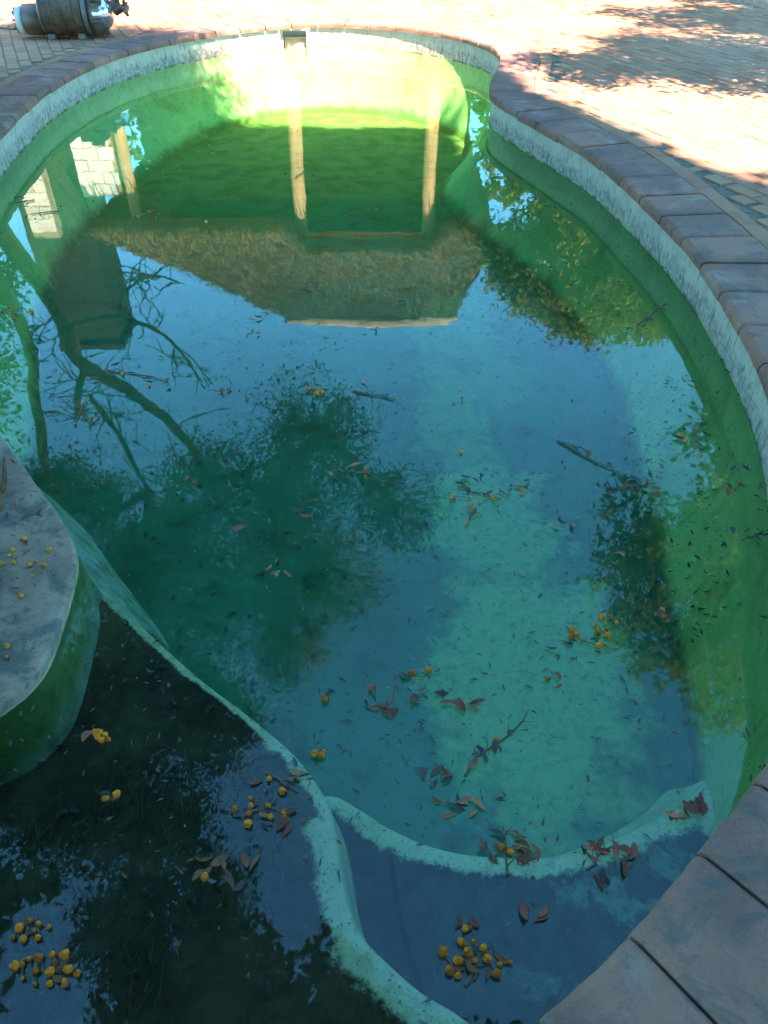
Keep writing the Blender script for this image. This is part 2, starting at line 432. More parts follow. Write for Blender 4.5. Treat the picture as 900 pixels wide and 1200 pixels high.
NP = 8
RIM = catmull([p[0] for p in PAIRS], NP)
FOOT = catmull([p[1] for p in PAIRS], NP)
NRM = normals2(RIM)
NR = len(RIM)
DECK, FLOOR_Z = .27, -.72
ARC = [0.0]
for i in range(NR): ARC.append(ARC[-1] + (RIM[(i + 1) % NR] - RIM[i]).length)
def off(d): return [RIM[i] + NRM[i] * d for i in range(NR)]

pool = empty('swimming_pool', (-.6, 5.5, FLOOR_Z))
tag(pool, 'neglected oval plaster pool holding low green algae water', 'swimming pool')
def pool_part(o):
    o.parent = pool; o.matrix_parent_inverse = Matrix.Translation(pool.location).inverted(); return o

# wall: dry band, waterline, sloping algae side, rounded foot
prof = [(0.0, DECK - .06, 0), (0.0, .20, 0), (0.0, .13, 0), (.002, .06, 0), (.004, .0, 0), (.02, -.10, .03), (.16, -.25, 0), (.40, -.42, 0), (.66, -.56, 0), (.86, -.66, 0), (.97, -.705, 0), (1.0, FLOOR_Z, 0), (1.25, FLOOR_Z - .003, 0)]
v = []; f = []
SK_A, SK_B = -1.27, -.93                        # skimmer mouth in the far wall
for i in range(NR):
    for (k, z, _) in prof:
        p = RIM[i].lerp(FOOT[i], min(k, 1.0))
        if k > 1: p = FOOT[i] + (FOOT[i] - RIM[i]).normalized() * .05
        jz = 0 if abs(z) > .24 else noise.noise((p.x * 2, p.y * 2, z)) * .004
        v.append((p.x, p.y, z + jz))
npf = len(prof)
def in_mouth(i, j):
    a, b = RIM[i], RIM[(i + 1) % NR]
    return b.y > 10.6 and a.y > 10.6 and SK_A < (a.x + b.x) / 2 < SK_B and 1 <= j <= 3
for i in range(NR):
    for j in range(npf - 1):
        if in_mouth(i, j): continue
        a = i * npf + j; b = ((i + 1) % NR) * npf + j
        f.append([a, a + 1, b + 1, b])
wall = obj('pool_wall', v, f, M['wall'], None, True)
uv = wall.data.uv_layers.new(name='run')
for poly in wall.data.polygons:
    idx = [wall.data.vertices[wall.data.loops[l].vertex_index] for l in poly.loop_indices]
    rows = [q.index // npf for q in idx]
    wrap = max(rows) - min(rows) > NR // 2
    for l, q, r_ in zip(poly.loop_indices, idx, rows):
        s = ARC[r_] if not (wrap and r_ == 0) else ARC[NR]
        uv.data[l].uv = (s, q.co.z)
pool_part(wall)

# floor sheet
def fill_poly(loops, z):
    bm = bmesh.new(); es = []
    for lp in loops:
        vs = [bm.verts.new((p[0], p[1], z)) for p in lp]
        es += [bm.edges.new((vs[i], vs[(i + 1) % len(vs)])) for i in range(len(vs))]
    bmesh.ops.triangle_fill(bm, use_beauty=True, use_dissolve=False, edges=es, normal=(0, 0, 1))
    bm.verts.index_update()
    vv = [tuple(q.co) for q in bm.verts]; ff = [[q.index for q in fc.verts] for fc in bm.faces]
    bm.free()
    for k, fc in enumerate(ff):
        a, b, c = (Vector(vv[q]) for q in fc[:3])
        if (b - a).cross(c - a).z < 0: ff[k] = fc[::-1]
    return vv, ff
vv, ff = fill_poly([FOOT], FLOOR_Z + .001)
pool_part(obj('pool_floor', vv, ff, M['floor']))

def terrace(name, outline, centre, rings, lerps, ztop, m, width_fn, n_per=6):
    """a raised block: an outer skirt and rounded edge, then rings drawn in towards the centre; stores how clean the plaster is"""
    P = catmull(outline, n_per); Nn = normals2(P); n = len(P); C_ = Vector(centre)
    v = []; f = []; cl = []
    DP = [q for q in catmull(outline, 24)]
    def put(q, z, i, out):
        wob = noise.noise((q.x * 2.3, q.y * 2.3, 3.1)) * .008
        v.append((q.x, q.y, z + (0 if out else wob)))
        if out: cl.append(1.2); return
        best = -1.5
        for a in DP:
            w_ = width_fn(a.x, a.y)
            if w_ > .03: best = max(best, 1 - (q - a).length / w_)
        cl.append(best)
    for (ins, z) in rings:
        for i in range(n): put(P[i] - Nn[i] * ins, z, i, ins < 0)
    for k, t in enumerate(lerps):
        for i in range(n): put((P[i] - Nn[i] * .03).lerp(C_, t), ztop - .012 * t, i, False)
    nr_ = len(rings) + len(lerps)
    for j in range(nr_ - 1):
        for i in range(n):
            f.append([j * n + i, j * n + (i + 1) % n, (j + 1) * n + (i + 1) % n, (j + 1) * n + i])
    f.append([(nr_ - 1) * n + i for i in range(n)])
    o = obj(name, v, f, m, None, True)
    at = o.data.attributes.new('clean', 'FLOAT', 'POINT')
    at.data.foreach_set('value', cl)
    return pool_part(o)

LERPS = (.015, .03, .05, .075, .11, .15, .2, .27, .36, .5, .65, .8, .95)
UP = [(-1.30, 2.16), (-1.103, 2.01), (-.928, 1.846), (-.769, 1.698), (-.623, 1.569), (-.489, 1.465), (-.363, 1.361), (-.272, 1.275), (-.206, 1.188), (-.168, 1.118),
      (-.143, 1.039), (-.131, .977), (-.106, .859), (-.069, .771), (-.022, .719), (.087, .63), (.201, .565), (.30, .47), (.2, .2), (-.3, .10), (-.9, .0), (-1.7, .08), (-2.28, .5), (-2.44, 1.3), (-2.3, 2.0), (-1.8, 2.3)]
UP = UP[::-1]
def up_w(x, y):
    if x > -2.0 and y > .5:
        return .05 if y > 1.35 else (.075 if y > 1.05 else .15)
    return .02
terrace('upper_step', UP, (-1.0, .9), [(-.07, -.74), (-.045, -.55), (-.02, -.40), (-.006, -.31), (0, -.287), (.012, -.28), (.03, -.28)], LERPS, -.28, M['step_hi'], up_w)
LOW = [(-.178, 1.27), (-.028, 1.181), (.137, 1.102), (.298, 1.067), (.513, 1.062), (.683, 1.097), (.867, 1.173), (1.002, 1.252), (1.10, 1.325), (1.095, 1.19), (1.02, 1.05), (.92, .935), (.80, .82), (.70, .735), (.45, .53), (.2, .4), (-.2, .5), (-.35, .9), (-.32, 1.2)]
LOW = LOW[::-1]
def low_w(x, y):
    return .11 if y > 1.02 and x < .9 else (.16 if x > .9 and y > 1.2 else .02)
terrace('lower_step', LOW, (.4, .8), [(-.10, -.74), (-.06, -.66), (-.025, -.58), (-.007, -.52), (0, -.505), (.012, -.50), (.03, -.50)], LERPS, -.50, M['step_lo'], low_w)
mb = MB(); mb.tube([(.02, 1.07, -.499), (.03, .98, -.499), (.05, .88, -.499), (.075, .78, -.499), (.11, .68, -.499)], [.006, .010, .009, .011, .006], 5); pool_part(mb.build('seam', M['gap']))

# raised platform with rounded end, its top just clear of the water
PL = [(-1.20, 1.19), (-1.105, 1.257), (-1.035, 1.39), (-1.04, 1.62), (-1.076, 1.867), (-1.16, 2.02), (-1.27, 2.16), (-1.51, 2.46), (-1.76, 2.76), (-2.1, 3.0), (-2.4, 2.9), (-2.47, 2.1), (-2.3, 1.3), (-1.7, 1.0), (-1.4, 1.08)]
P = catmull(PL, 6); Nn = normals2(P); n = len(P)
rings = [(-.22, -.74, 1), (-.16, -.58, 1), (-.09, -.42, 1), (-.04, -.30, .8), (-.012, -.2, .5), (-.004, -.08, 0), (0, .0, 0), (.0, .040, 0), (.003, .048, 0), (.010, .051, 0), (.08, .052, 0), (.2, .054, 0)]
v = []; f = []
for ins, z, fl in rings:
    for i in range(n):
        k = ins
        if ins < 0 and P[i].y < 1.95: k = ins * .12             # upright towards the step, sloping towards the basin
        q = P[i] - Nn[i] * k
        v.append((q.x, q.y, z + noise.noise((q.x * 5, q.y * 5, z * 3)) * .004))
for j in range(len(rings) - 1):
    for i in range(n):
        f.append([j * n + i, j * n + (i + 1) % n, (j + 1) * n + (i + 1) % n, (j + 1) * n + i])
f.append([(len(rings) - 1) * n + i for i in range(n)])
plat = pool_part(obj('platform', v, f, M['platform'], None, True))
# crack with dirt in it
mb = MB(); cr = [(-1.53, 2.42), (-1.475, 2.28), (-1.46, 2.22), (-1.43, 2.10), (-1.425, 2.0), (-1.38, 1.90), (-1.37, 1.75)]
mb.tube([(x, y, .051) for x, y in cr], [.004, .010, .016, .012, .018, .012, .006], 5)
pool_part(mb.build('crack', M['scrap']))

# skimmer mouth: a recessed box behind the far wall
sk = MB(); y0 = 10.86
mid = [p for p in RIM if SK_A < p.x < SK_B and p.y > 10]
sy = max(p.y for p in mid) if mid else 10.88
x0, x1 = min(p.x for p in mid) - .045, max(p.x for p in mid) + .045
V = [(x0, sy - .10, .0), (x1, sy - .10, .0), (x1, sy - .10, .215), (x0, sy - .10, .215), (x0, sy + .22, .0), (x1, sy + .22, .0), (x1, sy + .22, .215), (x0, sy + .22, .215)]
sk.add([(x0, sy + .02, -.02), (x1, sy + .02, -.02), (x1, sy + .02, .215), (x0, sy + .02, .215), (x0, sy + .25, -.02), (x1, sy + .25, -.02), (x1, sy + .25, .215), (x0, sy + .25, .215)],
       [[4, 5, 6, 7], [0, 4, 7, 3], [1, 2, 6, 5], [3, 7, 6, 2], [0, 1, 5, 4]])
skim = pool_part(sk.build('skimmer', M['white_brick']))
fr = MB(); fr.box(x0 - .02, x1 + .02, sy - .022, sy + .012, .185, .212); fr.box(x0 - .02, x0 + .012, sy - .03, sy + .010, -.03, .184); fr.box(x1 - .012, x1 + .02, sy - .03, sy + .010, -.03, .184)
fo = fr.build('skimmer_frame', M['pump_pale']); fo.parent = skim
wr = MB(); wr.box(x0 + .02, x1 - .02, sy + .05, sy + .065, -.02, .11)
fo = wr.build('weir_flap', M['ridge']); fo.parent = skim

# ------------------------------------------------------------------ water
wv = []; lo = off(.05)
for zz in (0.0, -1.2):
    for p in lo: wv.append((p.x, p.y, zz))
vv, ff = fill_poly([lo], 0.0)
nb = len(vv)
V2 = vv + [(x, y, -1.2) for x, y, z in vv]
F2 = ff + [[q + nb for q in fc[::-1]] for fc in ff] + [[i + nb, (i + 1) % NR + nb, (i + 1) % NR, i] for i in range(NR)]
water = obj('water', V2, F2, M['water'])
tag(water, kind='structure')
bm = bmesh.new(); bm.from_mesh(water.data); bmesh.ops.recalc_face_normals(bm, faces=bm.faces); bm.to_mesh(water.data); bm.free()

# ------------------------------------------------------------------ paving, bricks and coping
big = [(-70, -60), (70, -60), (70, 120), (-70, 120)]
hole = off(.33)
vv, ff = fill_poly([big, hole], DECK - .019)
paving = obj('paving', vv, ff, M['sand']); tag(paving, kind='structure')

CW = .37
coping = empty('pool_coping', (1.5, 4.5, DECK))
tag(coping, 'ring of mauve-grey concrete coping slabs around the pool rim', 'coping')
def cop_part(o):
    o.parent = coping; o.matrix_parent_inverse = Matrix.Translation(coping.location).inverted(); return o
bed = MB(); a, b = off(-.0), off(CW - .02)
bed.add([(p.x, p.y, DECK - .016) for p in a] + [(p.x, p.y, DECK - .016) for p in b], [[i, i + NR, (i + 1) % NR + NR, (i + 1) % NR] for i in range(NR)])
cop_part(bed.build('mortar_bed', M['mortar']))
TOT = ARC[NR]
def at_arc(s):
    s %= TOT
    lo_, hi_ = 0, NR
    while hi_ - lo_ > 1:
        m_ = (lo_ + hi_) // 2
        if ARC[m_] <= s: lo_ = m_
        else: hi_ = m_
    t = (s - ARC[lo_]) / (ARC[lo_ + 1] - ARC[lo_])
    p = RIM[lo_].lerp(RIM[(lo_ + 1) % NR], t); nn = NRM[lo_].lerp(NRM[(lo_ + 1) % NR], t).normalized()
    return p, nn
s = .045
cs = [(-.028, -.060), (-.030, -.028), (-.024, -.010), (-.010, -.001), (.02, 0), (CW - .012, 0), (CW - .003, -.005), (CW, -.014), (CW, -.060)]
rs = random.Random(3)
while s < TOT - .15:
    p, nn = at_arc(s)
    L = (.255 if p.y < 1.3 else .335) * rs.uniform(.95, 1.05)
    if TOT - (s + L) < .15: L = TOT - s - .004
    g = .007 if p.y > 1.5 else .003
    dz = rs.uniform(-.004, .004); tilt = rs.uniform(-.006, .006)
    v = []; ns = 9; nc = len(cs)
    for k in range(ns):
        t = k / (ns - 1)
        ss = s + g + (L - 2 * g) * t
        q, qn = at_arc(ss)
        if k in (1, ns - 2): q, qn = at_arc(s + g + (.016 if k == 1 else L - 2 * g - .016))
        e = .007 if k in (0, ns - 1) else 0
        for d, z in cs:
            dd = min(max(d, -.03), CW)
            zz = z - (e if z > -.03 else 0)
            w_ = q + qn * dd
            jn = noise.noise_vector((w_.x * 23, w_.y * 23, z * 40)) * .0035
            v.append((w_.x + jn.x, w_.y + jn.y, DECK + zz + dz + tilt * (t - .5)))
    f = [[k * nc + j, (k + 1) * nc + j, (k + 1) * nc + j + 1, k * nc + j + 1] for k in range(ns - 1) for j in range(nc - 1)]
    f += [[j for j in range(nc)], [(ns - 1) * nc + j for j in range(nc)][::-1]]
    f = [q[::-1] for q in f]
    cop_part(obj('coping_slab', v, f, M['coping']))
    s += L

# bricks: running bond that follows the right-hand rim
BA = R(-67); ca, sa = math.cos(BA), math.sin(BA)
outer = [(p.x, p.y) for p in off(CW + .122)]
# header course of bricks laid against the coping
hd = []
ss_ = 0.0
while ss_ < TOT - .1:
    p, nn = at_arc(ss_ + .1)
    if p.y > 3.0 or p.x > 1.2: hd.append((p + nn * (CW + .062), math.atan2(nn.y, nn.x) + math.pi / 2))
    ss_ += .205 if p.y > 1.5 else .19
cells = []
BW, BH = .235, .12
rb = random.Random(11)
for r_ in range(-140, 141):
    for c_ in range(-75, 76):
        u, w_ = (c_ + .5 * (r_ % 2)) * BW, r_ * BH
        x, y = u * ca - w_ * sa, u * sa + w_ * ca + 6
        if not (-.8 < y < 13.3 and -7.2 < x < 7.2): continue
        d0 = y * .749 + 1.63 * .663
        if d0 < .5: continue
        px = 450 + x / d0 * 883; py = 600 - 883 * (y * .663 - 1.63 * .749) / d0
        if px < -230 or px > 1130 or py > 1450: continue
        if inside(outer, x, y): continue
        dd = edge_dist(outer, x, y)
        if dd < .045: continue
        seen = -20 < px < 920 and -20 < py < 1220
        cells.append(((0 if seen else 1, d0), x, y, dd))
cells.sort()
def brick_geo(tr, hw, hh):
    pts = []
    for (z, e) in ((-.045, 0), (-.006, 0), (0, .006)):
        for sx, sy_ in ((-1, -1), (1, -1), (1, 1), (-1, 1)):
            u, w_ = sx * (hw - e), sy_ * (hh - e)
            pts.append((u, w_, z))
    fs = [[8, 9, 10, 11]] + [[j * 4 + k, j * 4 + (k + 1) % 4, (j + 1) * 4 + (k + 1) % 4, (j + 1) * 4 + k] for j in range(2) for k in range(4)]
    return [tr @ Vector(q) for q in pts], fs
variants = []
for k in range(7):
    vv, ff = brick_geo(Matrix.Identity(4), BW / 2 - .0035, BH / 2 - .0035)
    me = mesh('brick', vv, ff, M['brick'])
    at = me.attributes.new('tone', 'FLOAT', 'POINT'); at.data.foreach_set('value', [k / 6] * len(vv)); variants.append(me)
rest = MB(); tone = []
for q, a in hd:
    tr = Matrix.Translation((q.x, q.y, DECK - .007 + rb.uniform(-.003, .003))) @ Matrix.Rotation(a + rb.uniform(-.015, .015), 4, 'Z')
    o = bpy.data.objects.new('brick', variants[rb.randrange(3, 7)]); o.matrix_world = tr; col.objects.link(o); o.parent = paving
for n_, (key, x, y, dd) in enumerate(cells):
    tr = Matrix.Translation((x, y, DECK - .008 + rb.uniform(-.004, .003))) @ Matrix.Rotation(BA + rb.uniform(-.012, .012), 4, 'Z') @ Matrix.Rotation(rb.uniform(-.012, .012), 4, 'X') @ Matrix.Rotation(rb.uniform(-.008, .008), 4, 'Y')
    full = dd > .13
    if n_ < 300 - len(hd) and full:
        o = bpy.data.objects.new('brick', variants[rb.randrange(7)]); o.matrix_world = tr
        col.objects.link(o); o.parent = paving
    else:
        hw = BW / 2 - .0035 if full else min(BW / 2, dd * .8) - .0035
        vv, ff = brick_geo(tr, hw, BH / 2 - .0035)
        rest.add(vv, ff); tone += [rb.random()] * len(vv)
o = rest.build('farther_bricks', M['brick'], paving); o['kind'] = 'stuff'
at = o.data.attributes.new('tone', 'FLOAT', 'POINT'); at.data.foreach_set('value', tone)

# ------------------------------------------------------------------ thatched house beyond the pool (seen mirrored in the water)
house = empty('thatched_house', (-1, 16, DECK))
tag(house, 'thatched house with wooden veranda posts mirrored in the far water', 'house')
def house_part(o, par=None):
    if par is None:
        o.parent = house; o.matrix_parent_inverse = Matrix.Translation(house.location).inverted()
    else: o.parent = par
    return o
mb = MB(); mb.box(-4.6, 1.6, 15.4, 15.7, DECK - .03, 3.4); mb.box(-4.6, -4.3, 15.71, 18.6, DECK - .03, 3.3); mb.box(1.3, 1.6, 15.71, 18.6, DECK - .03, 3.3); mb.box(-4.6, 1.6, 18.61, 18.9, DECK - .03, 3.3)
hw_ = house_part(mb.build('wall', M['house_wall']))
mb = MB(); mb.box(-4.9, 1.9, 13.0, 15.4, DECK - .03, DECK + .05); house_part(mb.build('veranda_floor', M['coping']))
for (xa, xb, za, zb, nm) in ((-3.4, -2.2, 1.1, 2.3, 'window'), (-.1, 1.0, .32, 2.4, 'door')):
    mb = MB(); mb.box(xa, xb, 15.34, 15.395, za, zb); wdw = house_part(mb.build(nm, M['frame']))
    for k in range(2):
        a_ = xa + .07 + k * (xb - xa) / 2; mb = MB(); mb.box(a_, a_ + (xb - xa) / 2 - .12, 15.325, 15.338, za + .09, zb - .09)
        mb.build('pane', M['glass'], wdw)
for x, top, rr in ((-4.28, 3.25, .10), (-1.44, 3.45, .115), (.77, 3.4, .115)):
    mb = MB(); mb.tube([(x, 13.2, DECK), (x + .01, 13.2, 1.2), (x - .01, 13.2, 2.2), (x, 13.2, top)], [rr * 1.06, rr, rr * .98, rr * .95], 12)
    house_part(mb.build('post', M['wood'], None, True))
mb = MB(); mb.box(-4.7, 1.5, 13.32, 13.48, 3.3, 3.45); house_part(mb.build('eave_beam', M['wood']))
EX0, EX1, EY0, EY1, RX0, RX1, RY, RZ = -5.1, 1.95, 12.85, 19.4, -2.15, 1.6, 16.0, 6.25
def eave_z(x):
    def ss(a, b, t): t = max(0, min(1, (t - a) / (b - a))); return t * t * (3 - 2 * t)
    return 3.05 + .38 * ss(-1.7, -1.3, x) * (1 - ss(.75, 1.15, x)) + .15 * ss(1.3, 1.95, x)
def slope(A, B, C, D, nu, nv, ez=None):
    """patch from eave A-B up to ridge D-C, an upper and a lower skin"""
    v = []; f = []
    A, B, C, D = map(Vector, (A, B, C, D))
    nrm = (B - A).cross(D - A).normalized()
    for lay in (0, 1):
        for j in range(nv + 1):
            for i in range(nu + 1):
                u, t = i / nu, j / nv
                p = A.lerp(B, u).lerp(D.lerp(C, u), t)
                if ez: p.z += (eave_z(p.x) - 3.05) * (1 - t) ** 2
                if lay == 0:
                    p = p + nrm * (noise.noise((p.x * 3, p.y * 3, p.z * 3)) * .035 + noise.noise((p.x * 14, p.y * 5, p.z * 5)) * .02 + .03 * math.sin(t * 9 + .6 * math.sin(u * 7)))
                else:
                    p = p - nrm * .24
                    if j == 0: p += Vector((0, 0, noise.noise((p.x * 9, p.y * 9, 1)) * .04))
                v.append(p)
    W = nu + 1; S = W * (nv + 1)
    for j in range(nv):
        for i in range(nu):
            a = j * W + i
            f.append([a, a + 1, a + W + 1, a + W]); f.append([S + a, S + a + W, S + a + W + 1, S + a + 1])
    for i in range(nu): f.append([i, S + i, S + i + 1, i + 1])
    return v, f
rf = MB()
rf.add(*slope((EX0, EY0, 3.05), (EX1, EY0, 3.05), (RX1, RY, RZ), (RX0, RY, RZ), 70, 26, True))
rf.add(*slope((EX1, EY0, 3.2), (EX1, EY1, 3.05), (RX1 + .02, RY, RZ), (RX1, RY, RZ), 30, 20))
rf.add(*slope((EX0, EY1, 3.05), (EX0, EY0, 3.05), (RX0, RY, RZ), (RX0 - .02, RY, RZ), 30, 20))
rf.add(*slope((EX1, EY1, 3.05), (EX0, EY1, 3.05), (RX0, RY, RZ), (RX1, RY, RZ), 30, 10))
roof = house_part(rf.build('roof', M['thatch'], None, True))
rt = random.Random(8); v = []; f = []
for _ in range(15000):                                           # loose straw standing proud of the front slope
    u, t = rt.random(), rt.random() ** .9
    p = Vector((EX0, EY0, 3.05)).lerp(Vector((EX1, EY0, 3.05)), u).lerp(Vector((RX0, RY, RZ)).lerp(Vector((RX1, RY, RZ)), u), t)
    p.z += (eave_z(p.x) - 3.05) * (1 - t) ** 2 + .05; p.y -= .05
    d = Vector((rt.gauss(0, .25), -.707, -.707 + rt.gauss(.25, .2))).normalized() * rt.uniform(.07, .18); w_ = Vector((1, rt.gauss(0, .3), 0)) * rt.uniform(.005, .012); i = len(v)
    v += [p - w_, p + w_, p + d + w_ * .4, p + d - w_ * .4]; f.append([i, i + 1, i + 2, i + 3])
st_ = obj('loose_straw', v, f, M['thatch']); st_['kind'] = 'stuff'; st_.parent = roof
mb = MB(); mb.tube([(RX0 - .1, RY, RZ - .02), (RX0 + 1, RY, RZ + .05), (RX1 - 1, RY, RZ + .04), (RX1 + .1, RY, RZ - .04)], .17, 10); o = mb.build('ridge_cap', M['ridge'], None, True); house_part(o)
mb = MB(); mb.box(-6.35, -5.16, 13.3, 14.3, DECK, 5.42); ch = house_part(mb.build('chimney', M['chimney']))
mb = MB(); mb.box(-6.40, -5.11, 13.25, 14.35, 5.421, 5.53); mb.build('chimney_cap', M['chimney']).parent = ch
ch.children[0].matrix_parent_inverse = Matrix.Identity(4)

# whitewashed screen walls to the left of the veranda, brick by brick
def screen_wall(name, x0, x1, y, z1, label):
    e = empty(name, (x0, y, DECK)); tag(e, label, 'wall', 'whitewashed screen walls left of the pool')
    mb = MB(); mb.box(.004, x1 - x0 - .004, .02, .18, 0, z1 - DECK - .004); mb.build('mortar_core', M['ridge'], e)
    me = None; r_ = 0; z = 0.0; bw, bh = .42, .19
    while z + bh <= z1 - DECK + .01:
        u = -(bw / 2) * (r_ % 2)
        while u < x1 - x0 - .05:
            a, b = max(u, 0) + .006, min(u + bw, x1 - x0) - .006
            if b - a > .05:
                mb = MB(); mb.box(a, b, -.004, .204, z + .006, z + bh - .006); mb.build('block', M['white_brick'], e)
            u += bw
        z += bh; r_ += 1
    return e
screen_wall('screen_wall', -5.10, -4.42, 13.12, 2.55, 'whitewashed block wall beside the left veranda post, mirrored upper left')
screen_wall('screen_wall', -5.16, -4.78, 11.0, 2.45, 'whitewashed block pier mirrored at the left, between chimney and pool wall')
screen_wall('screen_wall', -5.9, -5.2, 9.6, 2.35, 'whitewashed block pier nearest the viewer, mirrored at the left edge')

# ------------------------------------------------------------------ trees
def leaf_cloud(lobes, per, size, rnd, flat=1.0, thin=.42, hollow=0.0):
    v = []; f = []
    for (cx, cy, cz, r) in lobes:
        ncl = max(6, int(per * r * r / 40))
        for _ in range(ncl):
            while True:
                d = Vector((rnd.uniform(-1, 1), rnd.uniform(-1, 1), rnd.uniform(-1, 1)))
                if hollow < d.length < 1: break
            c = Vector((cx, cy, cz)) + Vector((d.x * r, d.y * r, d.z * r * flat))
            ax = Vector((rnd.gauss(0, 1), rnd.gauss(0, 1), rnd.gauss(0, .5))).normalized()
            for _k in range(40):
                q = c + ax * rnd.gauss(0, .22 * r ** .5) + Vector((rnd.gauss(0, .07), rnd.gauss(0, .07), rnd.gauss(0, .06)))
                a = Vector((rnd.gauss(0, 1), rnd.gauss(0, 1), rnd.gauss(0, .7))).normalized()
                b = a.cross(Vector((rnd.gauss(0, 1), rnd.gauss(0, 1), rnd.gauss(0, 1)))).normalized()
                s_ = size * rnd.uniform(.6, 1.3); i = len(v)
                v += [q - a * s_, q + b * s_ * thin, q + a * s_, q - b * s_ * thin]
                f.append([i, i + 1, i + 2, i + 3])
    return v, f

def tree(name, label, limbs, lobes, per, size, bark, leafm, seed, twigs=3, flat=1.0, thin=.42, group=None, bare=0):
    """limbs: lists of (x, y, z, radius); twigs run from limb points into the lobes"""
    rnd = random.Random(seed)
    base = limbs[0][0]
    e = empty(name, base[:3]); tag(e, label, 'tree', group)
    inv = Matrix.Translation(Vector(base[:3])).inverted()
    def own(o):
        o.parent = e; o.matrix_parent_inverse = inv; return o
    mb = MB()
    for k, L in enumerate(limbs):
        P = catmull([Vector(q[:3]) for q in L], 4, False)
        Rr = [L[min(i // 4, len(L) - 1)][3] + (L[min(i // 4 + 1, len(L) - 1)][3] - L[min(i // 4, len(L) - 1)][3]) * (i % 4) / 4 for i in range(len(P))]
        P = [p + Vector((noise.noise(p * 3.1), noise.noise(p * 3.1 + Vector((9, 0, 0))), noise.noise(p * 3.1 + Vector((0, 9, 0))))) * min(.05, Rr[i] * .6) for i, p in enumerate(P)]
        mb.tube(P, Rr, 8)
        if k == 0: own(mb.build('trunk', bark, None, True)); mb = MB()
    anchors = [Vector(q[:3]) for L in limbs for q in L[len(L) // 2:]]
    for (cx, cy, cz, r) in lobes:
        c = Vector((cx, cy, cz)); a0 = min(anchors, key=lambda q: (q - c).length)
        m_ = (a0 + c) / 2 + Vector((rnd.uniform(-.2, .2), rnd.uniform(-.2, .2), rnd.uniform(-.1, .25)))
        P = catmull([a0, m_, c], 4, False); mb.tube(P, [.05 * (1 - i / len(P)) + .012 for i in range(len(P))], 5)
        for _ in range(int(twigs * 10 * r)):
            d = Vector((rnd.gauss(0, 1), rnd.gauss(0, 1), rnd.gauss(0, .7))).normalized() * r * rnd.uniform(.5, 1.15)
            st = a0.lerp(c, rnd.uniform(.35, 1.0)); en = c + d
            m1 = st.lerp(en, .35) + Vector((rnd.gauss(0, .12), rnd.gauss(0, .12), rnd.gauss(0, .12))) * r; m2 = st.lerp(en, .7) + Vector((rnd.gauss(0, .12), rnd.gauss(0, .12), rnd.gauss(0, .12))) * r
            mb.tube([st, m1, m2, en], [.016, .011, .008, .004], 4, False)
            for _j in range(3):
                p0 = m1.lerp(en, rnd.random()); p1 = p0 + Vector((rnd.gauss(0, 1), rnd.gauss(0, 1), rnd.gauss(0, .8))).normalized() * .28 * r
                mb.tube([p0, p0.lerp(p1, .5) + Vector((rnd.gauss(0, .03), rnd.gauss(0, .03), 0)), p1], [.007, .005, .003], 3, False)
    if bare:
        for L in limbs[1:] + [limbs[0][3:]]:
            P = catmull([Vector(q[:3]) for q in L], 4, False)
            for _ in range(bare):
                p0 = rnd.choice(P[2:]); d = Vector((rnd.gauss(0, 1), rnd.gauss(0, .7), rnd.gauss(0, 1))).normalized(); ln = rnd.uniform(.2, .75)
                pp = [p0]
                for k in range(5):
                    d = (d + Vector((rnd.gauss(0, .35), rnd.gauss(0, .35), rnd.gauss(0, .35)))).normalized(); pp.append(pp[-1] + d * ln / 5)
                mb.tube(pp, [.011, .009, .008, .006, .005, .003], 4, False)
                for k in range(2):
                    q0 = rnd.choice(pp[1:-1]); dd = (d + Vector((rnd.gauss(0, .9), rnd.gauss(0, .9), rnd.gauss(0, .9)))).normalized(); mb.tube([q0, q0 + dd * ln * .25, q0 + dd * ln * .45 + Vector((0, 0, rnd.gauss(0, .03)))], [.006, .005, .003], 3, False)
    own(mb.build('branches', bark, None, True))
    v, f = leaf_cloud(lobes, per, size, rnd, flat, thin)
    own(obj('crown', v, f, leafm))
    return e

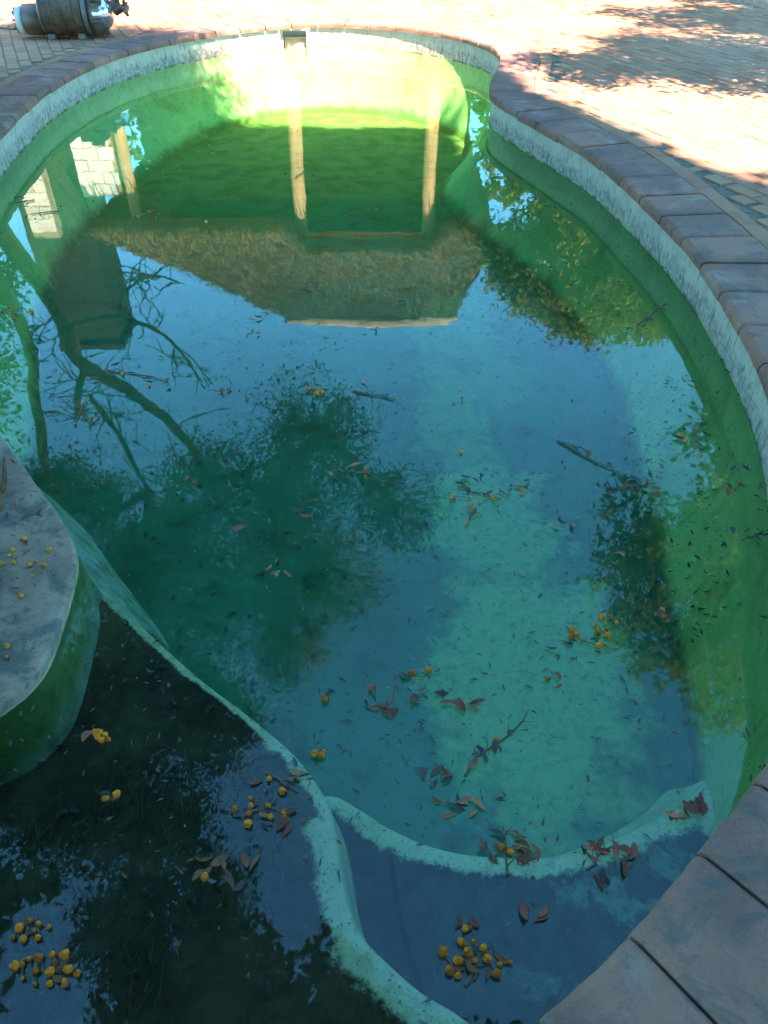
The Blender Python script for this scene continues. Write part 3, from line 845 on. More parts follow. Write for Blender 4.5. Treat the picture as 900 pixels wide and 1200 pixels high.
tree('acacia_tree', 'leaning acacia with wispy crown mirrored across the left half of the pool',
     [[(-4.5, 8.2, .24, 0.122), (-4.1, 8.0, 1.1, 0.108), (-3.68, 7.8, 1.85, 0.094), (-3.55, 7.69, 2.21, 0.086), (-3.42, 7.57, 2.58, 0.083), (-2.96, 7.46, 2.83, 0.068), (-2.51, 7.34, 3.19, 0.058), (-2.22, 7.23, 3.67, 0.050), (-2.05, 7.11, 4.25, 0.043), (-1.65, 7.0, 4.88, 0.032)],
      [(-3.44, 7.6, 2.6, 0.050), (-3.59, 7.6, 2.88, 0.043), (-3.71, 7.6, 3.24, 0.032)],
      [(-3.46, 7.5, 2.9, 0.029), (-3.19, 7.43, 3.44, 0.029), (-3.1, 7.37, 3.78, 0.025), (-2.96, 7.3, 4.2, 0.018)],
      [(-3.55, 7.69, 2.15, .034), (-3.1, 7.65, 2.0, .03), (-2.85, 7.6, 1.98, .027), (-2.52, 7.5, 2.06, .023), (-2.29, 7.4, 2.21, .018), (-2.12, 7.3, 2.42, .012), (-2.0, 7.2, 2.55, .006)],
      [(-4.3, 8.1, .7, 0.065), (-3.7, 6.9, 1.1, 0.058), (-3.30, 6.27, 1.6, 0.054), (-3.41, 6.13, 2.4, 0.050), (-3.45, 6.0, 3.11, 0.043), (-3.28, 5.87, 3.6, 0.040), (-3.03, 5.73, 3.8, 0.032), (-2.78, 5.6, 3.93, 0.022)],
      [(-2.14, 7.3, 4.1, 0.036), (-1.49, 7.45, 3.91, 0.029), (-.74, 7.6, 3.56, 0.014)],
      [(-2.95, 7.62, 2.0, .018), (-2.7, 7.6, 1.62, .014), (-2.4, 7.5, 1.45, .010), (-2.05, 7.4, 1.5, .005)]],
     [(-.85, 7.4, 3.4, .8), (-1.3, 7.2, 4.4, 1.0), (.2, 7.2, 4.45, .6), (-2.7, 7.0, 4.9, 1.0), (-1.5, 7.0, 5.7, 1.0), (-2.6, 7.0, 6.3, .9), (-.7, 7.0, 5.6, .7), (-3.8, 7.0, 4.2, .7), (-1.4, 6.8, 6.8, .6), (-3.5, 6.8, 5.3, .8), (-3.7, 6.6, 3.6, .5), (-2.2, 7.2, 3.9, .6), (-3.4, 7.0, 6.0, .6)],
     6500, .026, M['bark'], M['leaf_fine'], 21, 11, bare=16)
tree('broadleaf_tree', 'dark broadleaf tree hanging over the right wall, mirrored along the right side',
     [[(5.6, 7.2, .24, .2), (5.5, 7.1, 2.0, .17), (5.1, 6.9, 3.6, .13), (4.6, 6.7, 5.0, .09), (4.4, 6.6, 6.4, .05)], [(5.2, 6.9, 3.2, .09), (4.3, 6.6, 3.9, .07), (3.2, 6.4, 4.4, .03)]],
     [(2.85, 6.3, 3.75, .42), (3.05, 6.2, 4.6, .55), (3.3, 6.1, 5.5, .5), (4.2, 6.5, 4.0, .9), (4.6, 6.5, 5.4, 1.0), (4.9, 6.5, 6.8, .8), (4.05, 6.6, 2.9, .7), (5.2, 6.9, 4.2, 1.0), (5.0, 6.2, 2.6, .7), (3.55, 6.4, 4.6, .55), (4.0, 6.0, 5.6, .6)],
     3600, .055, M['bark2'], M['leaf_dark'], 5, 2)
tree('bushy_tree', 'sunlit bushy tree right of the thatched house, mirrored below the roof end',
     [[(3.9, 13.6, .24, .18), (3.9, 13.5, 1.4, .15), (3.8, 13.2, 2.8, .1), (3.7, 12.9, 4.2, .05)], [(3.9, 13.5, 1.6, .08), (3.0, 12.9, 2.8, .06), (2.4, 12.6, 3.6, .03)], [(3.9, 13.5, 1.6, .08), (4.8, 13.2, 2.6, .06), (5.4, 13.0, 3.6, .03)]],
     [(3.95, 12.9, 4.1, 1.0), (2.75, 12.7, 3.7, .8), (2.2, 12.9, 3.4, .5), (5.2, 12.9, 3.9, 1.0), (3.3, 12.9, 2.6, .9), (4.4, 12.9, 2.7, 1.0), (5.8, 13.0, 2.8, .9), (3.4, 12.7, 4.4, .5), (5.0, 13.0, 4.6, .5), (6.6, 13.2, 3.8, .9)],
     13000, .06, M['bark2'], M['leaf_sun'], 9, 2)

tree('dappling_tree', 'tree beyond the right paving that throws dappled shade over the bricks',
     [[(7.6, 9.2, .24, .2), (7.4, 9.1, 2.2, .16), (7.0, 8.8, 4.0, .1), (6.6, 8.4, 5.6, .05)], [(7.3, 9.0, 2.6, .08), (6.4, 8.2, 4.0, .05), (5.9, 7.9, 4.8, .02)]],
     [(6.1, 8.0, 4.8, 1.2), (7.2, 9.2, 4.8, 1.3), (6.7, 7.6, 6, 1.0), (5.7, 8.8, 5.4, .6), (7.6, 7.8, 5.2, 1.0), (6.4, 9.8, 5.6, .9), (5.3, 8.3, 6.3, .8), (8.2, 8.8, 5.4, 1.2)], 3000, .07, M['bark2'], M['leaf_dark'], 55, 2)

tree('leafy_shrub', 'low dark shrub on the left paving, mirrored over the left underwater wall',
     [[(-4.5, 6.1, .24, .05), (-4.45, 6.1, .8, .04), (-4.3, 6.1, 1.6, .02)], [(-4.5, 6.1, .3, .04), (-4.3, 5.5, 1.2, .02)], [(-4.5, 6.1, .3, .04), (-4.4, 7.0, 1.2, .02)]],
     [(-4.15, 6.4, 1.6, .65), (-4.1, 5.6, 1.8, .65), (-4.25, 7.2, 1.4, .55), (-3.85, 5.0, 2.1, .5), (-4.3, 5.2, 1.0, .6), (-4.2, 6.2, .8, .55)], 9000, .04, M['bark2'], M['leaf_dark'], 71, 1)
tree('hedge_bush', 'dense dark hedge bush behind the left end of the thatched house',
     [[(-6.5, 18, .24, .12), (-6.5, 18, 1.2, .1), (-6.4, 18, 2.2, .05)], [(-6.5, 18, .8, .07), (-7.6, 17.9, 1.8, .04)]],
     [(-6, 18, 2, 1.5), (-7.6, 18, 2, 1.6), (-4.9, 17.6, 1.6, 1.2), (-9.2, 17, 2.2, 1.6), (-6.2, 17.2, 1.0, 1.1), (-7.6, 16.6, 1.0, 1.1), (-10.5, 15.5, 2.2, 1.6)], 1500, .11, M['bark2'], M['leaf_dark'], 61, 1)
tree('hedge_bush', 'dense dark hedge bush behind the right end of the thatched house',
     [[(3.0, 16.5, .24, .12), (3.0, 16.5, 1.2, .1), (3.0, 16.4, 2.2, .05)], [(3.0, 16.5, .8, .07), (4.0, 16.4, 1.8, .04)]],
     [(2.4, 15.6, 1.6, 1.0), (3.6, 16.4, 2, 1.5), (2.7, 14.8, 1.0, .9), (5.2, 16.2, 2, 1.5), (2.3, 15.0, 2.6, .7)], 1800, .11, M['bark2'], M['leaf_dark'], 62, 1)

# the big shade tree behind the viewer: unseen, crown shaped back from the shade wanted over the pool
CANOPY_N = 290000
def shade_tree():
    rnd = random.Random(41)
    S = [(-8, -4), (-8, 11.4), (-5.4, 11.5), (-4.9, 10.6), (-4.4, 11.3), (-3.7, 10.9), (-3.3, 10.3), (-2.7, 9.9), (-2.2, 9.75), (-.8, 9.7), (.95, 9.7), (1.1, 7.75), (1.5, 7.0), (2.0, 5.75), (2.5, 4.5), (3.3, 2.9), (3.8, -4)]
    kx, ky = -math.sin(R(SUN_TURN)) / math.tan(R(SUN_EL)), math.cos(R(SUN_TURN)) / math.tan(R(SUN_EL))
    e = empty('shade_tree', (-1.5, -7.5, .24)); tag(e, 'unseen tall dense tree behind the viewer, crown shaped to shade the pool', 'tree')
    inv = Matrix.Translation(e.location).inverted()
    def own(o): o.parent = e; o.matrix_parent_inverse = inv; return o
    mb = MB(); mb.tube([(-1.5, -7.5, .24), (-1.4, -7.4, 2.5), (-1.5, -7.1, 5.0), (-1.2, -6.8, 8.5), (-1.0, -6.6, 12.5)], [.5, .4, .34, .26, .12], 12); own(mb.build('trunk', M['bark2'], None, True))
    mb = MB()
    for k in range(14):
        a = rnd.uniform(0, 6.28); rr = rnd.uniform(2.5, 5)
        en = (-.5 + math.cos(a) * rr, -6.5 + math.sin(a) * rr, rnd.uniform(11, 13))
        st = (-1.45, -7.2, rnd.uniform(3.5, 6.5)); mb.tube([st, tuple((st[i] * .5 + en[i] * .5 + (.8 if i == 2 else 0)) for i in range(3)), en], [.16, .1, .03], 7)
    own(mb.build('branches', M['bark2'], None, True))
    g = np.random.default_rng(41)
    def blk(n):
        x = g.uniform(-8, 4, n); y = g.uniform(-4, 11.6, n); c = np.zeros(n, bool); k = len(S) - 1
        for m_ in range(len(S)):
            (xi, yi), (xj, yj) = S[m_], S[k]
            if yi != yj: c ^= ((yi > y) != (yj > y)) & (x < (xj - xi) * (y - yi) / (yj - yi) + xi)
            k = m_
        c &= g.random(n) < np.where(y < 2.6, 1.0, .76)
        return x[c], y[c]
    x, y = blk(CANOPY_N); n = len(x); z = g.uniform(12.0, 14.5, n)
    q = np.stack([x + g.normal(0, .06, n) - kx * z, y + g.normal(0, .06, n) - ky * z, z], 1)
    a = g.normal(0, 1, (n, 3)) * (1, 1, .4); a /= np.linalg.norm(a, axis=1)[:, None]
    b = np.cross(a, g.normal(0, .5, (n, 3)) + (0, 0, 1)); b /= np.linalg.norm(b, axis=1)[:, None]
    sz = g.uniform(.06, .12, n)[:, None]; a *= sz; b *= sz * .6
    v = np.stack([q - a, q + b, q + a, q - b], 1).reshape(-1, 3).tolist(); f = np.arange(4 * n).reshape(-1, 4).tolist()
    lv, lf = leaf_cloud([(-4, -5, 4, 2.6), (0, -5.6, 4.2, 2.6), (4.2, -5, 4, 2.6), (0, -5, 7.2, 3), (5.2, -6, 8, 2.6), (-5, -6, 8, 2.6), (6, -2, 9.5, 2.6)], 700, .22, rnd)  # low lobes added to block sky light from behind
    k = len(v); v += lv; f += [[q + k for q in fc] for fc in lf]
    own(obj('crown', v, f, M['leaf_plain']))
shade_tree()
tree('broadleaf_tree', 'unseen tall dense tree added on the right side to shade the near coping',
     [[(7.6, 1.0, .24, .25), (7.4, 1.0, 3, .2), (7.0, 1.2, 5.5, .14), (6.6, 1.5, 7.5, .06)], [(7.3, 1.0, 3.2, .12), (6.9, 3.2, 4.4, .08), (6.5, 4.5, 5, .04)], [(7.3, 1.0, 3.2, .12), (6.8, -1.6, 4.6, .08), (6.5, -3, 5.4, .04)]],
     [(6.6, 1.4, 6.0, 1.7), (6.0, -.6, 6, 2.4), (6.5, -3.4, 5, 2.6)], 700, .17, M['bark2'], M['leaf_dark'], 15, 1)  # out of view, added to cut the sky light on the near coping
tree('broadleaf_tree', 'unseen tall dense tree added outside the left edge to shade the platform',
     [[(-7.8, 1.0, .24, .25), (-7.6, 1.0, 3, .2), (-7.2, 1.2, 5.5, .14), (-6.8, 1.5, 7.5, .06)], [(-7.5, 1.0, 3.2, .12), (-7.1, 3.0, 4.4, .08), (-6.8, 4.0, 5, .04)], [(-7.5, 1.0, 3.2, .12), (-7.0, -1.6, 4.6, .08), (-6.6, -3, 5.4, .04)]],
     [(-6.8, 3.5, 4.5, 2.1), (-6.6, 0, 5.5, 2.4), (-6.5, -3, 5, 2.5), (-7.2, 5.6, 4.6, 1.6), (-6.6, 2, 8, 2.0), (-5.0, 3.0, 6.4, 1.2), (-4.4, 5.2, 6.4, 1.0)], 700, .17, M['bark2'], M['leaf_dark'], 16, 1)  # added outside the view to hold sky light off the platform
tree('broadleaf_tree', 'drooping tree limbs above the platform, mirrored darkly on the upper step',
     [[(-6.6, 4.6, .24, .2), (-6.4, 4.6, 2.6, .16), (-5.6, 4.6, 4.8, .12), (-4.4, 4.7, 6.0, .08), (-3.2, 4.9, 6.4, .04)], [(-5.0, 4.6, 5.4, .07), (-4.0, 4.2, 6.0, .05), (-2.8, 4.0, 6.3, .02)]],
     [(-3.3, 5.6, 6.0, .85), (-2.2, 5.15, 6.0, .65), (-3.3, 4.2, 6.0, .8), (-2.45, 4.0, 6.2, .5), (-4.2, 4.8, 6.0, .9), (-1.9, 3.4, 6.6, .4), (-2.6, 3.0, 6.3, .5), (-1.75, 2.7, 6.6, .3)], 15000, .04, M['bark2'], M['leaf_dark'], 31, 2)

# ------------------------------------------------------------------ pump lying on the paving
pump = empty('pump', (-3.50, 10.05, DECK), R(4)); pump.scale = (.95, .8, .74); tag(pump, 'dark ribbed pump with shiny dome lying on the brick paving', 'pump')
mb = MB(); mb.lathe([(-.66, .10), (-.64, .17), (-.585, .19), (-.56, .19)], 24, off=(0, 0, .21)); cap = mb.build('end_cap', M['pump_pale'], pump, True)
for k in range(9):
    a = k * 2 * math.pi / 9; mb = MB(); mb.box(-.668, -.60, -.014, .014, .10, .165); o = mb.build('vent_slot', M['pump_dark'], cap); o.matrix_local = Matrix.Translation((0, 0, .21)) @ Matrix.Rotation(a, 4, 'X')
mb = MB(); mb.lathe([(-.56, .18), (-.55, .20), (-.34, .205), (-.32, .19)], 28, off=(0, 0, .22)); mb.build('motor', M['pump_dark'], pump, True)
pf = [(-.34, .20), (-.33, .29)]
for k in range(4):
    x = -.31 + k * .118; pf += [(x, .315), (x + .018, .315), (x + .024, .298), (x + .112, .296)]
pf += [(.16, .31), (.18, .28)]
mb = MB(); mb.lathe(pf, 32, off=(0, 0, .315)); mb.build('ribbed_barrel', M['pump_dark'], pump)
mb = MB(); mb.lathe([(.17, .30), (.18, .325), (.215, .325), (.22, .30)], 32, off=(0, 0, .325)); mb.build('clamp_ring', M['pump_grey'], pump, True)
mb = MB(); mb.box(-.22, .10, -.16, .16, .60, .74); mb.tube([(-.05, 0, .74), (-.05, 0, .84)], .09, 14); mb.build('terminal_box', M['pump_grey'], pump)
mb = MB(); mb.lathe([(.22, .26), (.27, .265), (.34, .25), (.41, .205), (.455, .14), (.475, .06)], 32, off=(0, 0, .30)); mb.build('dome', M['pump_shine'], pump, True)
mb = MB(); mb.lathe([(.23, .255), (.24, .285), (.275, .285), (.28, .262)], 28, off=(0, 0, .30)); mb.build('dome_band', M['pump_dark'], pump, True)
for k in range(6):
    a = R(18 + k * 60); mb = MB(); c, s_ = math.cos(a), math.sin(a)
    mb.tube([(.255, c * .29, .30 + s_ * .27), (.37, c * .27, .30 + s_ * .25)], .022, 8); mb.tube([(.36, c * .27, .30 + s_ * .25), (.40, c * .27, .30 + s_ * .25)], .04, 8)
    mb.build('bolt_knob', M['pump_dark'], pump)
mb = MB(); mb.tube([(.42, .05, .34), (.52, .08, .40), (.56, .10, .52), (.56, .10, .62)], [.075, .075, .07, .07], 14); mb.lathe([(.60, .11), (.64, .11)], 8, 'z', (.56, .10, 0)); mb.build('outlet_pipe', M['pump_dark'], pump)
mb = MB(); mb.tube([(.50, -.02, .30), (.60, -.04, .36), (.66, -.05, .34)], [.05, .05, .06], 10)
for k in range(4):
    a = k * math.pi / 2 + .4; mb.tube([(.62, -.04, .36), (.64, -.04 + math.cos(a) * .12, .36 + math.sin(a) * .12)], .018, 6)
mb.build('valve', M['pump_dark'], pump)
mb = MB(); mb.tube(catmull([(-.05, 0, .82), (-.05, .3, .9), (-.3, .5, .3), (-.8, .55, .02), (-1.4, .9, .015), (-1.9, .8, .015)], 6, False), .016, 6); mb.build('cable', M['pump_dark'], pump, True)
for x in (-.25, .1):
    mb = MB(); mb.box(x - .04, x + .04, -.22, .22, 0, .06); mb.build('foot', M['pump_grey'], pump)

# ------------------------------------------------------------------ floating leaves and blossoms
rl = random.Random(77)
def leaf_mesh(m, k):
    rr = random.Random(k * 13 + 5); L = 1.0; Wd = (.13, .18, .11, .22)[k % 4]; curl = rr.uniform(-.2, .5); fold = rr.uniform(.05, .5); bend = rr.uniform(-.25, .25)
    v = []; f = []; n = 6
    for i in range(n + 1):
        t = i / n; w_ = Wd * math.sin(math.pi * min(1, .04 + t * .96)) ** .8 * (1.15 - .3 * t)
        y = bend * math.sin(math.pi * t)
        for s_ in (-1, 0, 1):
            v.append((t - .5, y + s_ * w_, curl * (t - .5) ** 2 + fold * abs(s_) * w_ + .02 * rr.uniform(-1, 1)))
    for i in range(n):
        for k_ in range(2):
            a = i * 3 + k_; f.append([a, a + 3, a + 4, a + 1])
    return mesh('leaf', v, f, m, True)
LEAF = {s_: [leaf_mesh(M['dead_' + s_], k) for k in range(6)] for s_ in 'brdpgt'}
def ball_mesh(m):
    bm = bmesh.new(); bmesh.ops.create_icosphere(bm, subdivisions=2, radius=1.0)
    for i, q in enumerate(bm.verts): q.co *= 1 + (.14 if i % 2 else -.10) + .12 * noise.noise(q.co * 2.1)
    me = bpy.data.meshes.new('blossom'); bm.to_mesh(me); bm.free(); me.materials.append(m); return me
BALL = ball_mesh(M['flower']); BALL_DRY = ball_mesh(M['flower_dry'])
LEAF_L = {'b': .062, 'r': .066, 'd': .062, 'p': .064, 'g': .058, 't': .075}

def clump(x, y, rx, ry, nl, nf, tw, st, label, z=.003, ball=BALL):
    big = nl + nf
    if big == 1 and not tw:
        name, cat = ('leaf', 'leaf') if nl else ('blossom', 'flower')
    elif nf > nl: name, cat = 'blossom_cluster', 'flowers'
    elif tw: name, cat = 'leafy_twig', 'twig'
    else: name, cat = 'leaf_clump', 'leaves'
    def leafo(px, py, par):
        o = bpy.data.objects.new('leaf', rl.choice(LEAF[st if rl.random() < .75 else rl.choice('bddd')]))
        s_ = LEAF_L[st] * rl.uniform(.3, .85)
        o.scale = (s_, s_ * rl.uniform(.8, 1.3), s_); o.location = (px, py, rl.uniform(.002, .010)); o.rotation_euler = (rl.uniform(-.35, .35), rl.uniform(-.25, .25), rl.uniform(0, 6.28))
        return link(o, par)
    def ballo(px, py, pz, par):
        o = bpy.data.objects.new('blossom', ball); s_ = .0098 * rl.uniform(.5, 1.22)
        o.scale = (s_, s_, s_ * .9); o.location = (px, py, pz + s_ * .3); o.rotation_euler = (rl.random() * 3, rl.random() * 3, rl.random() * 3); return link(o, par)
    if name in ('leaf', 'blossom'):
        o = leafo(0, 0, None) if nl else ballo(0, 0, 0, None)
        o.location = (x, y, z + (.004 if nl else .006)); tag(o, label, cat, 'litter floating on the pool'); o.name = name
        return
    e = empty(name, (x, y, z)); tag(e, label, cat, 'litter floating on the pool')
    ang = rl.uniform(0, 6.28)
    if tw:
        L = max(rx, ry * .8) * (1.1 if tw == 1 else 1.4)
        ang = rl.uniform(.3, 1.1) if tw == 2 else ang
        if 'pointing to the right' in label: ang = -.75
        P = [(math.cos(ang) * L * t + rl.uniform(-.1, .1) * L, math.sin(ang) * L * t + rl.uniform(-.1, .1) * L, .003) for t in (-1, -.6, -.2, .2, .6, 1)]
        mb = MB(); mb.tube(P, [.0045, .004, .0035, .003, .0025, .0015], 5); 
        for q in P[1:-1]:
            a = ang + rl.choice((-.8, .8)); mb.tube([q, (q[0] + math.cos(a) * .035, q[1] + math.sin(a) * .035, .006)], [.002, .001], 4)
        mb.build('stem', M['stem'], e)
    for k in range(int(nl * 1.8)):
        r_ = math.sqrt(rl.random()); a = rl.uniform(0, 6.28)
        px, py = 1.5 * rx * r_ * math.cos(a), 1.5 * ry * r_ * math.sin(a)
        if tw == 2: t = rl.uniform(-1, 1); px, py = math.cos(ang) * L * t + rl.gauss(0, .015), math.sin(ang) * L * t + rl.gauss(0, .015)
        leafo(px, py, e)
    pts = []
    for k in range(nf):
        for _ in range(40):
            r_ = math.sqrt(rl.random()); a = rl.uniform(0, 6.28); kk = 1.1 + .05 * nf; px, py = rx * kk * r_ * math.cos(a), ry * kk * r_ * math.sin(a)
            if all((px - q[0]) ** 2 + (py - q[1]) ** 2 > .021 ** 2 for q in pts): break
        pts.append((px, py)); ballo(px, py, .004, e)
    if nf > 2 and ball is BALL:
        mb = MB(); pts.sort(key=lambda q: q[0] + q[1] * .4)
        mb.tube([(q[0], q[1], .004) for q in pts], .0016, 4); mb.build('stalk', M['stem'], e)

